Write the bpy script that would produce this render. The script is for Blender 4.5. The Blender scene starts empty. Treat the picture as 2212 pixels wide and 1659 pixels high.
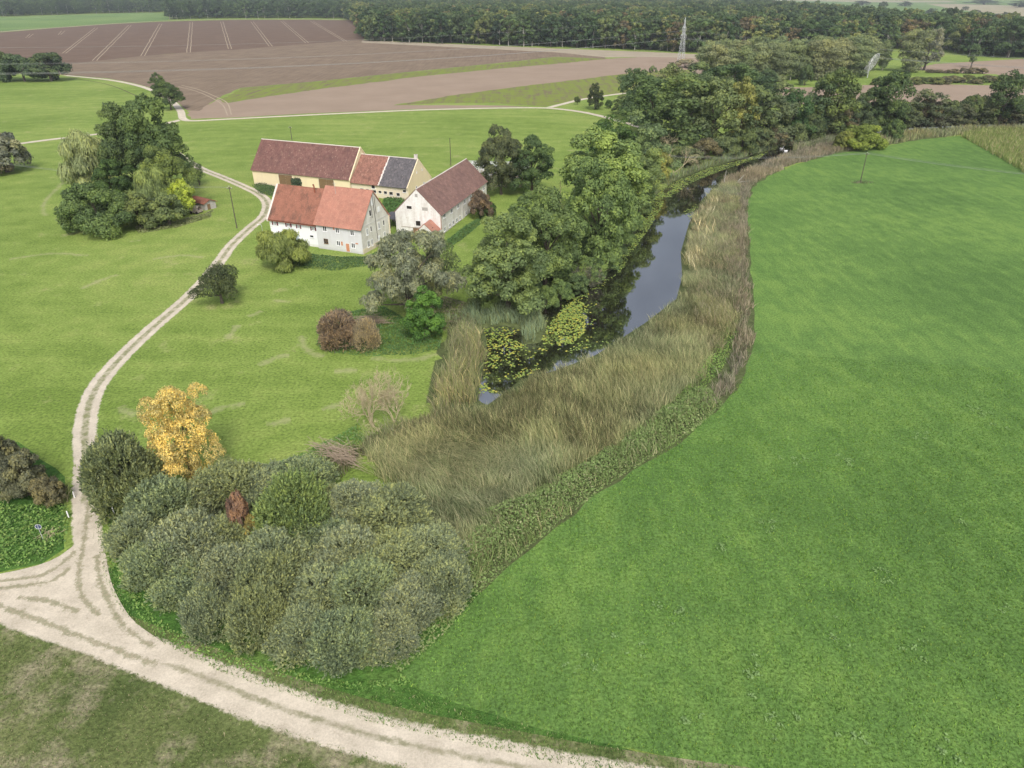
import bpy, math, random
import numpy as np
from mathutils import Vector, Matrix
from mathutils.geometry import tessellate_polygon

R = math.radians
scene = bpy.context.scene
COL = scene.collection

# ------------------------------------------------------------------ camera, world, sun, exposure
CAM_H = 55.0
PITCH = R(29.02)
FPX, CX, CY = 2662 * 2212 / 3840, 1106.0, 829.5
cd = bpy.data.cameras.new('camera')
cam = bpy.data.objects.new('camera', cd)
COL.objects.link(cam)
cam.location = (0, 0, CAM_H)
cam.rotation_euler = (R(90) - PITCH, 0, 0)
cd.sensor_fit = 'HORIZONTAL'
cd.angle = 2 * math.atan(1106 / FPX)
cd.clip_start = 0.5
cd.clip_end = 12000
scene.camera = cam

SUN_EL, SUN_AZ = R(48), R(172)      # soft light from behind the camera
w = bpy.data.worlds.new('World')
scene.world = w
w.use_nodes = True
wn = w.node_tree
for n_ in list(wn.nodes):
    wn.nodes.remove(n_)
wo = wn.nodes.new('ShaderNodeOutputWorld')
wb = wn.nodes.new('ShaderNodeBackground')
sky = wn.nodes.new('ShaderNodeTexSky')
sky.sky_type = 'NISHITA'
sky.sun_disc = False
sky.sun_elevation = SUN_EL
sky.sun_rotation = SUN_AZ
sky.air_density = 1.0
sky.dust_density = 4.0
sky.ozone_density = 1.0
hs = wn.nodes.new('ShaderNodeHueSaturation')
hs.inputs['Saturation'].default_value = 0.5
hs.inputs['Value'].default_value = 1.0
cn = wn.nodes.new('ShaderNodeTexNoise')
cn.inputs['Scale'].default_value = 3.0
cn.inputs['Detail'].default_value = 5.0
cr = wn.nodes.new('ShaderNodeValToRGB')
cr.color_ramp.elements[0].position = 0.35
cr.color_ramp.elements[0].color = (0.85, 0.87, 0.93, 1)
cr.color_ramp.elements[1].position = 0.62
cr.color_ramp.elements[1].color = (2.0, 1.97, 1.95, 1)
cm = wn.nodes.new('ShaderNodeMix')
cm.data_type = 'RGBA'
cm.blend_type = 'MULTIPLY'
cm.inputs[0].default_value = 1.0
tc = wn.nodes.new('ShaderNodeTexCoord')
wn.links.new(tc.outputs['Generated'], cn.inputs['Vector'])
wn.links.new(cn.outputs[0], cr.inputs[0])
wn.links.new(sky.outputs[0], hs.inputs['Color'])
wn.links.new(hs.outputs[0], cm.inputs[6])
wn.links.new(cr.outputs[0], cm.inputs[7])
wn.links.new(cm.outputs[2], wb.inputs['Color'])
wb.inputs['Strength'].default_value = 0.15
wn.links.new(wb.outputs[0], wo.inputs['Surface'])

sd = bpy.data.lights.new('sun', 'SUN')
sd.energy = 2.15
sd.angle = R(13)
sd.color = (1.0, 0.955, 0.88)
so = bpy.data.objects.new('sun', sd)
COL.objects.link(so)
_d = Vector((math.sin(SUN_AZ) * math.cos(SUN_EL), math.cos(SUN_AZ) * math.cos(SUN_EL), math.sin(SUN_EL)))
so.rotation_euler = _d.to_track_quat('Z', 'Y').to_euler()
so.location = (-80, -60, 200)

scene.view_settings.view_transform = 'Standard'
scene.view_settings.look = 'None'
scene.view_settings.gamma = 1
scene.view_settings.use_curve_mapping = False
scene.view_settings.exposure = -0.1
scene.cycles.max_bounces = 6
scene.cycles.diffuse_bounces = 3
scene.cycles.transparent_max_bounces = 6
scene.cycles.volume_bounces = 0
scene.cycles.use_denoising = True

# ------------------------------------------------------------------ projection of traced points onto the ground
def at(x, y, z=0.0):
    u = (x - CX) / FPX
    v = -(y - CY) / FPX
    c, s = math.cos(PITCH), math.sin(PITCH)
    d = (u, c + v * s, -s + v * c)
    t = (z - CAM_H) / d[2]
    return np.array([d[0] * t, d[1] * t])

def ats(pts, z=0.0):
    return np.array([at(p[0], p[1], p[2] if len(p) > 2 else z) for p in pts])

def top_height(bx, by, ty):
    """height of something standing at traced ground point (bx,by) whose top shows at row ty"""
    P = at(bx, by)
    v = -(ty - CY) / FPX
    c, s = math.cos(PITCH), math.sin(PITCH)
    return CAM_H + P[1] * (-s + v * c) / (c + v * s)

def dist(P):
    return P[1] * math.cos(PITCH) + CAM_H * math.sin(PITCH)

def smooth(pts, step=2.0):
    """Catmull-Rom through the points, resampled"""
    P = np.asarray(pts, float)
    P = np.vstack([2 * P[0] - P[1], P, 2 * P[-1] - P[-2]])
    out = []
    for i in range(1, len(P) - 2):
        n = max(2, int(np.linalg.norm(P[i + 1] - P[i]) / step))
        t = np.linspace(0, 1, n, endpoint=False)[:, None]
        a, b, c, d = P[i - 1], P[i], P[i + 1], P[i + 2]
        out.append(.5 * ((2 * b) + (-a + c) * t + (2 * a - 5 * b + 4 * c - d) * t ** 2 + (-a + 3 * b - 3 * c + d) * t ** 3))
    out.append(P[-2][None])
    return np.vstack(out)

def subdiv(poly, step, jit, rng):
    P = np.asarray(poly, float)
    out = []
    for i in range(len(P)):
        a, b = P[i], P[(i + 1) % len(P)]
        L = np.linalg.norm(b - a)
        n = int(min(120, max(1, L / step)))
        for k in range(n):
            q = a + (b - a) * k / n
            out.append(q + (rng.normal(0, jit, 2) if k else 0))
    return np.array(out)

def inside(pts, poly):
    x, y = pts[:, 0], pts[:, 1]
    r = np.zeros(len(pts), bool)
    P = np.asarray(poly)
    j = len(P) - 1
    for i in range(len(P)):
        xi, yi, xj, yj = P[i, 0], P[i, 1], P[j, 0], P[j, 1]
        m = ((yi > y) != (yj > y)) & (x < (xj - xi) * (y - yi) / ((yj - yi) + 1e-12) + xi)
        r ^= m
        j = i
    return r

def pdist(pts, poly, closed=True):
    P = np.asarray(poly)
    d = np.full(len(pts), 1e9)
    n = len(P) if closed else len(P) - 1
    for i in range(n):
        a, b = P[i], P[(i + 1) % len(P)]
        ab = b - a
        t = np.clip(((pts - a) @ ab) / (ab @ ab + 1e-9), 0, 1)
        d = np.minimum(d, np.linalg.norm(pts - a - t[:, None] * ab, axis=1))
    return d

def scatter(poly, n, rng):
    P = np.asarray(poly)
    lo, hi = P.min(0), P.max(0)
    out = np.zeros((0, 2))
    while len(out) < n:
        q = rng.uniform(lo, hi, (n * 2, 2))
        q = q[inside(q, P)]
        out = np.vstack([out, q])
    return out[:n]

def area(poly):
    P = np.asarray(poly)
    x, y = P[:, 0], P[:, 1]
    return abs(np.dot(x, np.roll(y, 1)) - np.dot(y, np.roll(x, 1))) / 2

def vnoise(p, s, seed=0):
    """cheap smooth 2-D noise in 0..1"""
    q = np.asarray(p) / s + seed * 17.3
    i = np.floor(q).astype(int)
    f = q - i
    f = f * f * (3 - 2 * f)
    def h(a, b):
        k = (a * 374761393 + b * 668265263 + seed * 974711) & 0x7fffffff
        k = ((k ^ (k >> 13)) * 1274126177) & 0x7fffffff
        return ((k ^ (k >> 16)) & 0xffff) / 65535.0
    a, b = i[:, 0], i[:, 1]
    return (h(a, b) * (1 - f[:, 0]) + h(a + 1, b) * f[:, 0]) * (1 - f[:, 1]) + (h(a, b + 1) * (1 - f[:, 0]) + h(a + 1, b + 1) * f[:, 0]) * f[:, 1]

# ------------------------------------------------------------------ mesh helpers
def mesh_np(name, V, F, col=None, tint=None, mats=None, midx=None, smooth_=False):
    """V (n,3); F: (m,k) array or list of faces"""
    me = bpy.data.meshes.new(name)
    V = np.asarray(V, np.float32)
    if isinstance(F, np.ndarray):
        m, k = F.shape
        me.vertices.add(len(V)); me.vertices.foreach_set('co', V.ravel())
        me.loops.add(m * k); me.loops.foreach_set('vertex_index', F.astype(np.int32).ravel())
        me.polygons.add(m)
        me.polygons.foreach_set('loop_start', np.arange(0, m * k, k, dtype=np.int32))
        me.update(calc_edges=True)
    else:
        me.from_pydata([tuple(map(float, v)) for v in V], [], F)
    if col is not None:
        a = me.attributes.new('col', 'FLOAT_COLOR', 'POINT')
        c = np.ones((len(V), 4), np.float32); c[:, :3] = col
        a.data.foreach_set('color', c.ravel())
    if tint is not None:
        a = me.attributes.new('tint', 'FLOAT', 'POINT')
        a.data.foreach_set('value', np.asarray(tint, np.float32))
    for mt in (mats or []):
        me.materials.append(mt)
    if midx is not None:
        me.polygons.foreach_set('material_index', np.asarray(midx, np.int32))
    if smooth_:
        me.polygons.foreach_set('use_smooth', np.ones(len(me.polygons), bool))
    me.update()
    return me

def link(name, me, parent=None, loc=(0, 0, 0), rot=(0, 0, 0), sc=(1, 1, 1)):
    o = bpy.data.objects.new(name, me)
    COL.objects.link(o)
    o.location = loc; o.rotation_euler = rot; o.scale = sc
    if parent is not None:
        o.parent = parent
    return o

def tag(o, label=None, cat=None, group=None, kind=None):
    if label: o['label'] = label
    if cat: o['category'] = cat
    if group: o['group'] = group
    if kind: o['kind'] = kind
    return o

class MB:
    """collects boxes, prisms and tubes into one mesh"""
    def __init__(s): s.V = []; s.F = []; s.M = []; s.mi = 0
    def add(s, v, f):
        b = len(s.V); s.V += [tuple(map(float, p)) for p in v]
        s.F += [tuple(i + b for i in q) for q in f]; s.M += [s.mi] * len(f)
    def box(s, x0, x1, y0, y1, z0, z1):
        s.add([(x0, y0, z0), (x1, y0, z0), (x1, y1, z0), (x0, y1, z0), (x0, y0, z1), (x1, y0, z1), (x1, y1, z1), (x0, y1, z1)],
              [(0, 3, 2, 1), (4, 5, 6, 7), (0, 1, 5, 4), (1, 2, 6, 5), (2, 3, 7, 6), (3, 0, 4, 7)])
    def tube(s, pts, rad, n=6, cap=True):
        pts = [Vector(p) for p in pts]
        b = len(s.V); ring = []
        for i, p in enumerate(pts):
            d = (pts[min(i + 1, len(pts) - 1)] - pts[max(i - 1, 0)]).normalized()
            a = d.cross(Vector((0, 0, 1)) if abs(d.z) < .9 else Vector((1, 0, 0))).normalized()
            c = d.cross(a)
            r = rad[i] if hasattr(rad, '__len__') else rad
            for k in range(n):
                t = 2 * math.pi * k / n
                s.V.append(tuple(p + a * (r * math.cos(t)) + c * (r * math.sin(t))))
        for i in range(len(pts) - 1):
            for k in range(n):
                s.F.append((b + i * n + k, b + i * n + (k + 1) % n, b + (i + 1) * n + (k + 1) % n, b + (i + 1) * n + k)); s.M.append(s.mi)
        if cap:
            s.F.append(tuple(b + k for k in range(n))[::-1]); s.F.append(tuple(b + (len(pts) - 1) * n + k for k in range(n)))
            s.M += [s.mi] * 2
    def mesh(s, name, mats):
        me = bpy.data.meshes.new(name)
        me.from_pydata(s.V, [], s.F)
        for m in (mats if isinstance(mats, (list, tuple)) else [mats]): me.materials.append(m)
        me.polygons.foreach_set('material_index', s.M)
        me.update()
        return me
    def build(s, name, mats, parent=None, loc=(0, 0, 0), rot=(0, 0, 0)):
        return link(name, s.mesh(name, mats), parent, loc, rot)

# ------------------------------------------------------------------ materials
class NT:
    def __init__(s, name):
        s.m = bpy.data.materials.new(name); s.m.use_nodes = True
        s.t = s.m.node_tree
        for n in list(s.t.nodes): s.t.nodes.remove(n)
        s.out = s.n('ShaderNodeOutputMaterial')
        s._pos = None
    def n(s, ty, **k):
        x = s.t.nodes.new(ty)
        for a, b in k.items(): setattr(x, a, b)
        return x
    def set(s, sock, v):
        if hasattr(v, 'is_output') or isinstance(v, bpy.types.NodeSocket): s.t.links.new(v, sock)
        elif isinstance(v, (tuple, list)) and len(v) == 3 and sock.type == 'RGBA': sock.default_value = (*v, 1)
        else: sock.default_value = v
    def pos(s):
        if s._pos is None: s._pos = s.n('ShaderNodeNewGeometry').outputs['Position']
        return s._pos
    def objc(s): return s.n('ShaderNodeTexCoord').outputs['Object']
    def math(s, op, a, b=0.0, clamp=False):
        x = s.n('ShaderNodeMath', operation=op, use_clamp=clamp); s.set(x.inputs[0], a); s.set(x.inputs[1], b); return x.outputs[0]
    def mapping(s, vec, scale=(1, 1, 1), rot=0.0):
        x = s.n('ShaderNodeMapping'); s.set(x.inputs['Vector'], vec); x.inputs['Scale'].default_value = scale
        x.inputs['Rotation'].default_value = (0, 0, rot); return x.outputs[0]
    def noise(s, scale, detail=3.0, vec=None, rough=0.55, dist_=0.0):
        x = s.n('ShaderNodeTexNoise'); s.set(x.inputs['Vector'], vec if vec is not None else s.pos())
        x.inputs['Scale'].default_value = scale; x.inputs['Detail'].default_value = detail
        x.inputs['Roughness'].default_value = rough; x.inputs['Distortion'].default_value = dist_
        return x.outputs[0]
    def ramp(s, fac, stops):
        x = s.n('ShaderNodeValToRGB'); s.set(x.inputs[0], fac)
        e = x.color_ramp.elements
        while len(e) < len(stops): e.new(0.5)
        for i, (p, c) in enumerate(stops):
            e[i].position = p
            e[i].color = (c, c, c, 1) if isinstance(c, (int, float)) else (*c, 1)
        return x.outputs[0]
    def mix(s, fac, a, b, mode='MIX'):
        x = s.n('ShaderNodeMix', data_type='RGBA', blend_type=mode)
        s.set(x.inputs[0], fac); s.set(x.inputs[6], a); s.set(x.inputs[7], b); return x.outputs[2]
    def attr(s, name): return s.n('ShaderNodeAttribute', attribute_name=name)
    def bsdf(s, col, rough=0.9, bump=None, bstr=0.3, bdist=0.1, spec=0.25, metallic=0.0, normal=None):
        b = s.n('ShaderNodeBsdfPrincipled')
        s.set(b.inputs['Base Color'], col); s.set(b.inputs['Roughness'], rough)
        b.inputs['Specular IOR Level'].default_value = spec; b.inputs['Metallic'].default_value = metallic
        if bump is not None:
            x = s.n('ShaderNodeBump'); s.set(x.inputs['Height'], bump)
            x.inputs['Strength'].default_value = bstr; x.inputs['Distance'].default_value = bdist
            s.t.links.new(x.outputs[0], b.inputs['Normal'])
        s.t.links.new(b.outputs[0], s.out.inputs['Surface'])
        return b

def sc(c, k): return tuple(x * k for x in c)

def grass_socket(T, dark, mid, light, dry, big=0.02, streak=None, dryamt=(0.62, 0.78), fine=2.2, rings=0.0):
    n1 = T.noise(big, 4.0, rough=0.6)
    n2 = T.noise(0.22, 6.0, rough=0.72)
    n3 = T.noise(fine, 4.0, rough=0.7)
    a = T.math('ADD', T.math('MULTIPLY', n1, 0.55), T.math('MULTIPLY', n2, 0.45))
    if streak:
        v = T.mapping(T.pos(), (streak[1], streak[2], 1), streak[0])
        st = T.noise(1.0, 3.0, vec=v, dist_=0.6)
        wv = T.n('ShaderNodeTexWave', wave_type='RINGS', rings_direction='Z'); mp = T.n('ShaderNodeMapping'); T.set(mp.inputs['Vector'], T.pos())
        mp.inputs['Location'].default_value = (62 * .06, -150 * .06, 0); mp.inputs['Scale'].default_value = (.06, .06, .06)
        T.t.links.new(mp.outputs[0], wv.inputs['Vector']); wv.inputs['Scale'].default_value = .5; wv.inputs['Distortion'].default_value = 9.0; wv.inputs['Detail'].default_value = 3.0; wv.inputs['Detail Scale'].default_value = .6
        a = T.math('ADD', T.math('MULTIPLY', a, 0.74), T.math('ADD', T.math('MULTIPLY', st, 0.26 - rings), T.math('MULTIPLY', wv.outputs['Fac'], rings)))
    c = T.ramp(a, [(0.41, dark), (0.5, mid), (0.59, light)])
    c = T.mix(T.ramp(T.noise(0.11, 5.0, rough=0.7), [(dryamt[0], 0.0), (dryamt[1], 0.8)]), c, dry)
    c = T.mix(1.0, c, T.ramp(n3, [(0.3, 0.5), (0.5, 1.0), (0.72, 1.5)]), 'MULTIPLY')
    return c, n3

def ground_mat(name, dark, mid, light, dry, bstr=0.6, bdist=0.25, **k):
    T = NT(name)
    c, h = grass_socket(T, dark, mid, light, dry, **k)
    T.bsdf(c, 0.95, h, bstr, bdist, spec=0.1)
    return T.m

LAWN = dict(dark=(.145, .215, .042), mid=(.196, .272, .06), light=(.25, .31, .08), dry=(.36, .33, .17))
LAWN_S = dict(streak=(0.5, 0.02, 0.16), dryamt=(0.6, 0.78), big=0.016, rings=0.035)
FIELD = dict(dark=(.084, .16, .04), mid=(.114, .206, .05), light=(.155, .256, .06), dry=(.2, .27, .045))
ROUGH = dict(dark=(.085, .115, .036), mid=(.125, .155, .052), light=(.17, .19, .075), dry=(.33, .28, .195))
VERGE = dict(dark=(.045, .11, .022), mid=(.07, .15, .03), light=(.11, .19, .045), dry=(.22, .21, .11))

def lawn_sock(T):
    return grass_socket(T, **LAWN, **LAWN_S)
def rough_sock(T):
    return grass_socket(T, **ROUGH, streak=(-0.45, 0.25, 0.05), dryamt=(0.48, 0.62), big=0.05, fine=2.6)

# base ground : meadow grass, dark soil in the reedbed and channel
T = NT('meadow_grass')
c, h = lawn_sock(T)
wet = T.attr('wet').outputs['Fac']
wm = T.ramp(T.math('ADD', wet, T.math('MULTIPLY', T.math('SUBTRACT', T.noise(0.6, 3.0), 0.5), 0.5)), [(0.4, 0.0), (0.6, 1.0)])
c = T.mix(wm, c, T.ramp(T.noise(1.2, 3.0), [(0.3, (.06, .075, .03)), (0.7, (.115, .14, .055))]))
T.bsdf(c, 0.95, h, 0.6, 0.2, spec=0.1)
M_GROUND = T.m
M_FIELD = ground_mat('young_crop', **FIELD, streak=(0.75, 0.5, 0.12), dryamt=(0.68, 0.85), big=0.025, fine=3.0)
M_FAR_FIELD = ground_mat('distant_grass', (.12, .2, .06), (.15, .235, .07), (.19, .265, .085), (.24, .27, .11), big=0.006, fine=0.5)
T = NT('rough_grass'); c, h = rough_sock(T); T.bsdf(c, 0.95, h, 0.8, 0.3, spec=0.1); M_ROUGH = T.m
M_VERGE = ground_mat('verge_grass', **VERGE, dryamt=(0.64, 0.8), big=0.06, bstr=0.9, bdist=0.35, fine=1.6)

def soil_mat(name, dark, light, sc1=0.3, sc2=2.5, streak=(0.0, 1.0, 1.0), sa=0.0, green=None, gamt=(0.5, 0.6), pale=None):
    T = NT(name)
    n1 = T.noise(sc1, 5.0, rough=0.65); n2 = T.noise(sc2, 4.0, rough=0.75)
    v = T.mapping(T.pos(), (streak[1], streak[2], 1), streak[0]); st = T.noise(1.0, 3.0, vec=v)
    a = T.math('ADD', T.math('MULTIPLY', n1, 0.6 * (1 - sa)), T.math('ADD', T.math('MULTIPLY', n2, 0.4 * (1 - sa)), T.math('MULTIPLY', st, sa)))
    c = T.ramp(a, [(0.35, dark), (0.65, light)])
    if pale: c = T.mix(T.ramp(T.noise(0.55, 6.0, rough=0.8), [(0.56, 0.0), (0.72, 0.75)]), c, pale)
    if green: c = T.mix(T.ramp(T.math('ADD', T.math('MULTIPLY', T.noise(0.16, 6.0, rough=0.8), 0.6), T.math('MULTIPLY', st, 0.4)), [(gamt[0], 0.0), (gamt[1], 1.0)]), c, green)
    T.bsdf(c, 0.97, n2, 0.6, 0.2, spec=0.1)
    return T.m
M_PLOUGH = soil_mat('ploughed_soil', (.115, .076, .052), (.185, .132, .095), 0.05, 0.6, (0.0, 0.9, 0.01), 0.4)
M_STUBBLE = soil_mat('brown_stubble', (.14, .102, .07), (.26, .2, .14), 0.06, 0.9, (1.35, 0.6, 0.02), 0.35, pale=(.34, .28, .21))
M_SMOOTH = soil_mat('harrowed_soil', (.27, .205, .15), (.33, .255, .19), 0.04, 1.2)
M_WEEDY = soil_mat('weedy_strip', (.15, .12, .08), (.2, .165, .1), 0.2, 1.0, (1.4, 0.35, 0.03), 0.3, green=(.185, .23, .045), gamt=(0.4, 0.54))
M_PALE = soil_mat('pale_margin', (.3, .26, .19), (.4, .34, .25), 0.06, 0.7)
M_TRAM = soil_mat('tramline_soil', (.32, .26, .19), (.42, .35, .25), 0.1, 0.8)
M_MUD = soil_mat('bare_soil', (.06, .045, .035), (.12, .09, .07), 0.4, 3.0)

def gravel_sock(T, lo=(.42, .37, .285), hi=(.64, .57, .455)):
    n1 = T.noise(0.35, 5.0, rough=0.65); n2 = T.noise(5.0, 4.0, rough=0.8)
    a = T.math('ADD', T.math('MULTIPLY', n1, 0.5), T.math('MULTIPLY', n2, 0.5))
    return T.ramp(a, [(0.36, lo), (0.6, hi)]), n2

def track_mat(name, half, rut=None, rutw=0.45, centre=0.6, under=lawn_sock, rough_edge=0.5):
    """u = metres from the centre line. gravel in two ruts with a grassy crown"""
    T = NT(name)
    u = T.math('ABSOLUTE', T.attr('across').outputs['Fac'])
    nz = T.math('SUBTRACT', T.noise(0.9, 5.0, rough=0.75), 0.5)
    nb = T.math('SUBTRACT', T.noise(3.0, 4.0, rough=0.75), 0.5)
    un = T.math('ADD', u, T.math('ADD', T.math('MULTIPLY', nz, rough_edge * 2.2), T.math('MULTIPLY', nb, rough_edge)))
    g, h = under(T)
    gr, h2 = gravel_sock(T)
    mask = T.ramp(T.math('DIVIDE', un, half * 1.25), [(0.72, 1.0), (0.84, 0.0)])
    if rut:
        cmask = T.ramp(un, [(centre * 0.5, 1.0), (centre * 0.5 + 0.3, 0.0)])
        gg = T.mix(0.45, T.mix(0.5, g, (.2, .19, .1)), (.27, .25, .16))
        gr = T.mix(T.math('MULTIPLY', cmask, T.math('MULTIPLY', T.ramp(T.noise(0.7, 4.0, rough=0.7), [(0.36, .25), (0.55, 1.0)]), rut)), gr, gg)
        gr = T.mix(T.ramp(T.noise(0.45, 6.0, rough=0.8), [(0.55, 0.0), (0.72, 0.6)]), gr, (.3, .255, .19))
    c = T.mix(mask, g, gr)
    T.bsdf(c, 0.95, h2, 0.7, 0.06, spec=0.15)
    return T.m
M_TRACK = track_mat('farm_track', 1.55, rut=1.0, centre=0.62)
M_ROAD = track_mat('gravel_road', 2.05, rut=0.85, centre=0.22, under=rough_sock, rough_edge=0.55)
M_FARTRACK = track_mat('pale_track', 1.8, under=lawn_sock, rough_edge=0.3)
T = NT('junction_gravel')
g, h2 = gravel_sock(T)
v = T.mapping(T.pos(), (0.9, 0.08, 1), 0.9)
st = T.noise(1.0, 5.0, vec=v, rough=0.75)
g = T.mix(T.ramp(st, [(0.52, 0.0), (0.68, 0.3)]), g, (.3, .26, .18))
g = T.mix(T.ramp(T.noise(0.5, 6.0, rough=0.8), [(0.56, 0.0), (0.7, 0.7)]), g, (.3, .25, .19))
T.bsdf(g, 0.95, h2, 0.7, 0.06, spec=0.15); M_JUNCTION = T.m

# water
T = NT('river_water')
b = T.bsdf(T.ramp(T.noise(0.08, 3.0), [(0.3, (.011, .010, .007)), (0.7, (.022, .02, .014))]), 0.035, T.noise(1.3, 2.0), 0.03, 0.03, spec=0.8)
b.inputs['IOR'].default_value = 3.2
M_WATER = T.m

FOL = 1.82
def foliage_mat(name, objcol=True, trans=0.38, col=None):
    T = NT(name)
    t = T.attr('tint').outputs['Fac']
    if objcol: base = T.n('ShaderNodeObjectInfo').outputs['Color']
    elif col: base = col
    else: base = T.attr('col').outputs['Color']
    if objcol or col:
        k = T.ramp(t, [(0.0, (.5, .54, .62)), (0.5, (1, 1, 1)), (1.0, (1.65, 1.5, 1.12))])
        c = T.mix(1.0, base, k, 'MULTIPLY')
    else: c = base
    c = T.mix(1.0, c, (FOL, FOL, FOL), 'MULTIPLY')
    if not objcol:
        r = T.n('ShaderNodeObjectInfo').outputs['Random']
        c = T.mix(1.0, c, T.ramp(r, [(0.0, (.82, .86, .86)), (1.0, (1.2, 1.12, 1.0))]), 'MULTIPLY')
    b = T.n('ShaderNodeBsdfPrincipled'); T.set(b.inputs['Base Color'], c); b.inputs['Roughness'].default_value = 0.6
    b.inputs['Specular IOR Level'].default_value = 0.18
    tr = T.n('ShaderNodeBsdfTranslucent'); T.set(tr.inputs['Color'], c)
    ms = T.n('ShaderNodeMixShader'); ms.inputs[0].default_value = trans
    T.t.links.new(b.outputs[0], ms.inputs[1]); T.t.links.new(tr.outputs[0], ms.inputs[2])
    T.t.links.new(ms.outputs[0], T.out.inputs['Surface'])
    return T.m
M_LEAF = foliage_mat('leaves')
M_STUFF = foliage_mat('ground_plants', objcol=False, trans=0.25)

def flat_mat(name, c1, c2, scale=3.0, rough=0.9, spec=0.2, bump=0.2, metallic=0.0):
    T = NT(name); o = T.objc(); n = T.noise(scale, 4.0, vec=o, rough=0.65)
    T.bsdf(T.ramp(n, [(0.35, c1), (0.65, c2)]), rough, n, bump, 0.03, spec=spec, metallic=metallic); return T.m
M_BARK = flat_mat('bark', (.07, .058, .045), (.14, .12, .095), 4.0)
M_PALEBARK = flat_mat('pale_bark', (.3, .28, .24), (.55, .53, .48), 3.0)
M_DEADWOOD = flat_mat('dead_wood', (.38, .32, .19), (.5, .43, .28), 4.0)
M_GREYWOOD = flat_mat('grey_dead_wood', (.23, .18, .125), (.36, .29, .21), 4.0)

def wall_mat(name, c, dirt, amt=0.5, low=0.0, patch=None):
    T = NT(name); o = T.objc()
    v = T.mapping(o, (0.9, 0.9, 0.18))
    n1 = T.noise(1.0, 5.0, vec=v, rough=0.7); n2 = T.noise(1.6, 5.0, vec=o, rough=0.7); n3 = T.noise(12.0, 3.0, vec=o)
    a = T.math('ADD', T.math('MULTIPLY', n1, 0.6), T.math('MULTIPLY', n2, 0.4))
    col = T.mix(T.ramp(a, [(0.5 - 0.15 * amt, 0.0), (0.62, amt)]), c, dirt)
    if patch: col = T.mix(T.ramp(T.noise(0.7, 5.0, vec=o, rough=0.6), [(0.66, 0.0), (0.69, 0.9)]), col, patch)
    z = T.n('ShaderNodeSeparateXYZ'); T.set(z.inputs[0], o)
    zz = T.math('ADD', z.outputs[2], T.math('MULTIPLY', n2, 0.8))
    col = T.mix(T.ramp(T.math('DIVIDE', zz, 4.0), [(0.12, 0.6), (0.3, 0.0)]), col, sc(dirt, 0.85))
    T.bsdf(col, 0.93, n3, 0.25, 0.02, spec=0.15); return T.m
M_WHITEWALL = wall_mat('white_plaster', (.86, .87, .88), (.66, .67, .68), 0.3)
M_GREYWALL = wall_mat('grey_plaster', (.66, .665, .67), (.55, .54, .52), 0.5)
M_GABLE = wall_mat('weathered_gable_plaster', (.72, .70, .65), (.48, .45, .39), 0.75)
M_CREAM = wall_mat('cream_plaster', (.78, .67, .44), (.68, .58, .4), 0.45)
M_CREAM2 = wall_mat('pale_cream_plaster', (.74, .65, .5), (.6, .52, .38), 0.5)
M_MILL = wall_mat('old_white_plaster', (.82, .81, .80), (.52, .47, .42), 0.7, patch=(.55, .47, .4))
M_MILLSIDE = wall_mat('stained_white_plaster', (.82, .80, .76), (.5, .45, .38), 0.7, patch=(.42, .34, .28))

def roof_mat(name, c1, c2, c3, stain, samt=0.5, tw=0.3, th=0.25, slope='z'):
    T = NT(name); o = T.objc()
    s = T.n('ShaderNodeSeparateXYZ'); T.set(s.inputs[0], o)
    fx = T.math('FLOOR', T.math('DIVIDE', s.outputs[0], tw)); fz = T.math('FLOOR', T.math('DIVIDE', s.outputs[2], th))
    cv = T.n('ShaderNodeCombineXYZ'); T.set(cv.inputs[0], fx); T.set(cv.inputs[2], fz)
    wn_ = T.n('ShaderNodeTexWhiteNoise', noise_dimensions='3D'); T.set(wn_.inputs[0], cv.outputs[0])
    c = T.ramp(wn_.outputs['Value'], [(0.0, c1), (0.55, c2), (0.93, c2), (1.0, c3)])
    v = T.mapping(o, (0.55, 0.3, 0.16))
    n = T.noise(1.0, 6.0, vec=v, rough=0.7)
    c = T.mix(T.ramp(n, [(0.5, 0.0), (0.68, samt)]), c, stain)
    c = T.mix(1.0, c, T.ramp(T.noise(0.6, 4.0, vec=o), [(0.3, .85), (0.7, 1.15)]), 'MULTIPLY')
    T.bsdf(c, 0.85, T.noise(6.0, 3.0, vec=o), 0.4, 0.04, spec=0.25); return T.m
M_ROOF_ORANGE = roof_mat('new_orange_tiles', (.41, .195, .138), (.46, .23, .168), (.51, .29, .21), (.34, .17, .125), 0.35, 0.2, 0.15)
M_ROOF_RED = roof_mat('mossy_red_tiles', (.27, .125, .085), (.34, .155, .105), (.42, .21, .15), (.12, .075, .055), 0.9, 0.2, 0.15)
M_ROOF_BARN = roof_mat('brown_red_tiles', (.16, .08, .07), (.21, .112, .094), (.34, .22, .17), (.115, .068, .062), 0.6, 0.3, 0.3)
M_ROOF_EAST = roof_mat('patchy_red_tiles', (.22, .11, .085), (.33, .17, .125), (.42, .26, .19), (.13, .065, .055), 0.6, 0.3, 0.3)
M_ROOF_GREY = roof_mat('grey_slate_tiles', (.10, .095, .10), (.15, .14, .145), (.25, .22, .21), (.07, .065, .07), 0.6, 0.3, 0.3)
M_ROOF_MILL = roof_mat('brown_pantiles', (.18, .105, .09), (.235, .145, .12), (.36, .21, .15), (.14, .085, .08), 0.6, 0.3, 0.3)
M_FRAME = flat_mat('white_window_frame', (.78, .78, .78), (.84, .84, .84), 2.0, 0.6)
M_SURROUND = flat_mat('pale_surround', (.68, .67, .64), (.76, .75, .72), 2.0, 0.8)
M_SHUTTER = flat_mat('dark_red_shutter', (.13, .025, .035), (.17, .04, .05), 3.0, 0.7)
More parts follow.
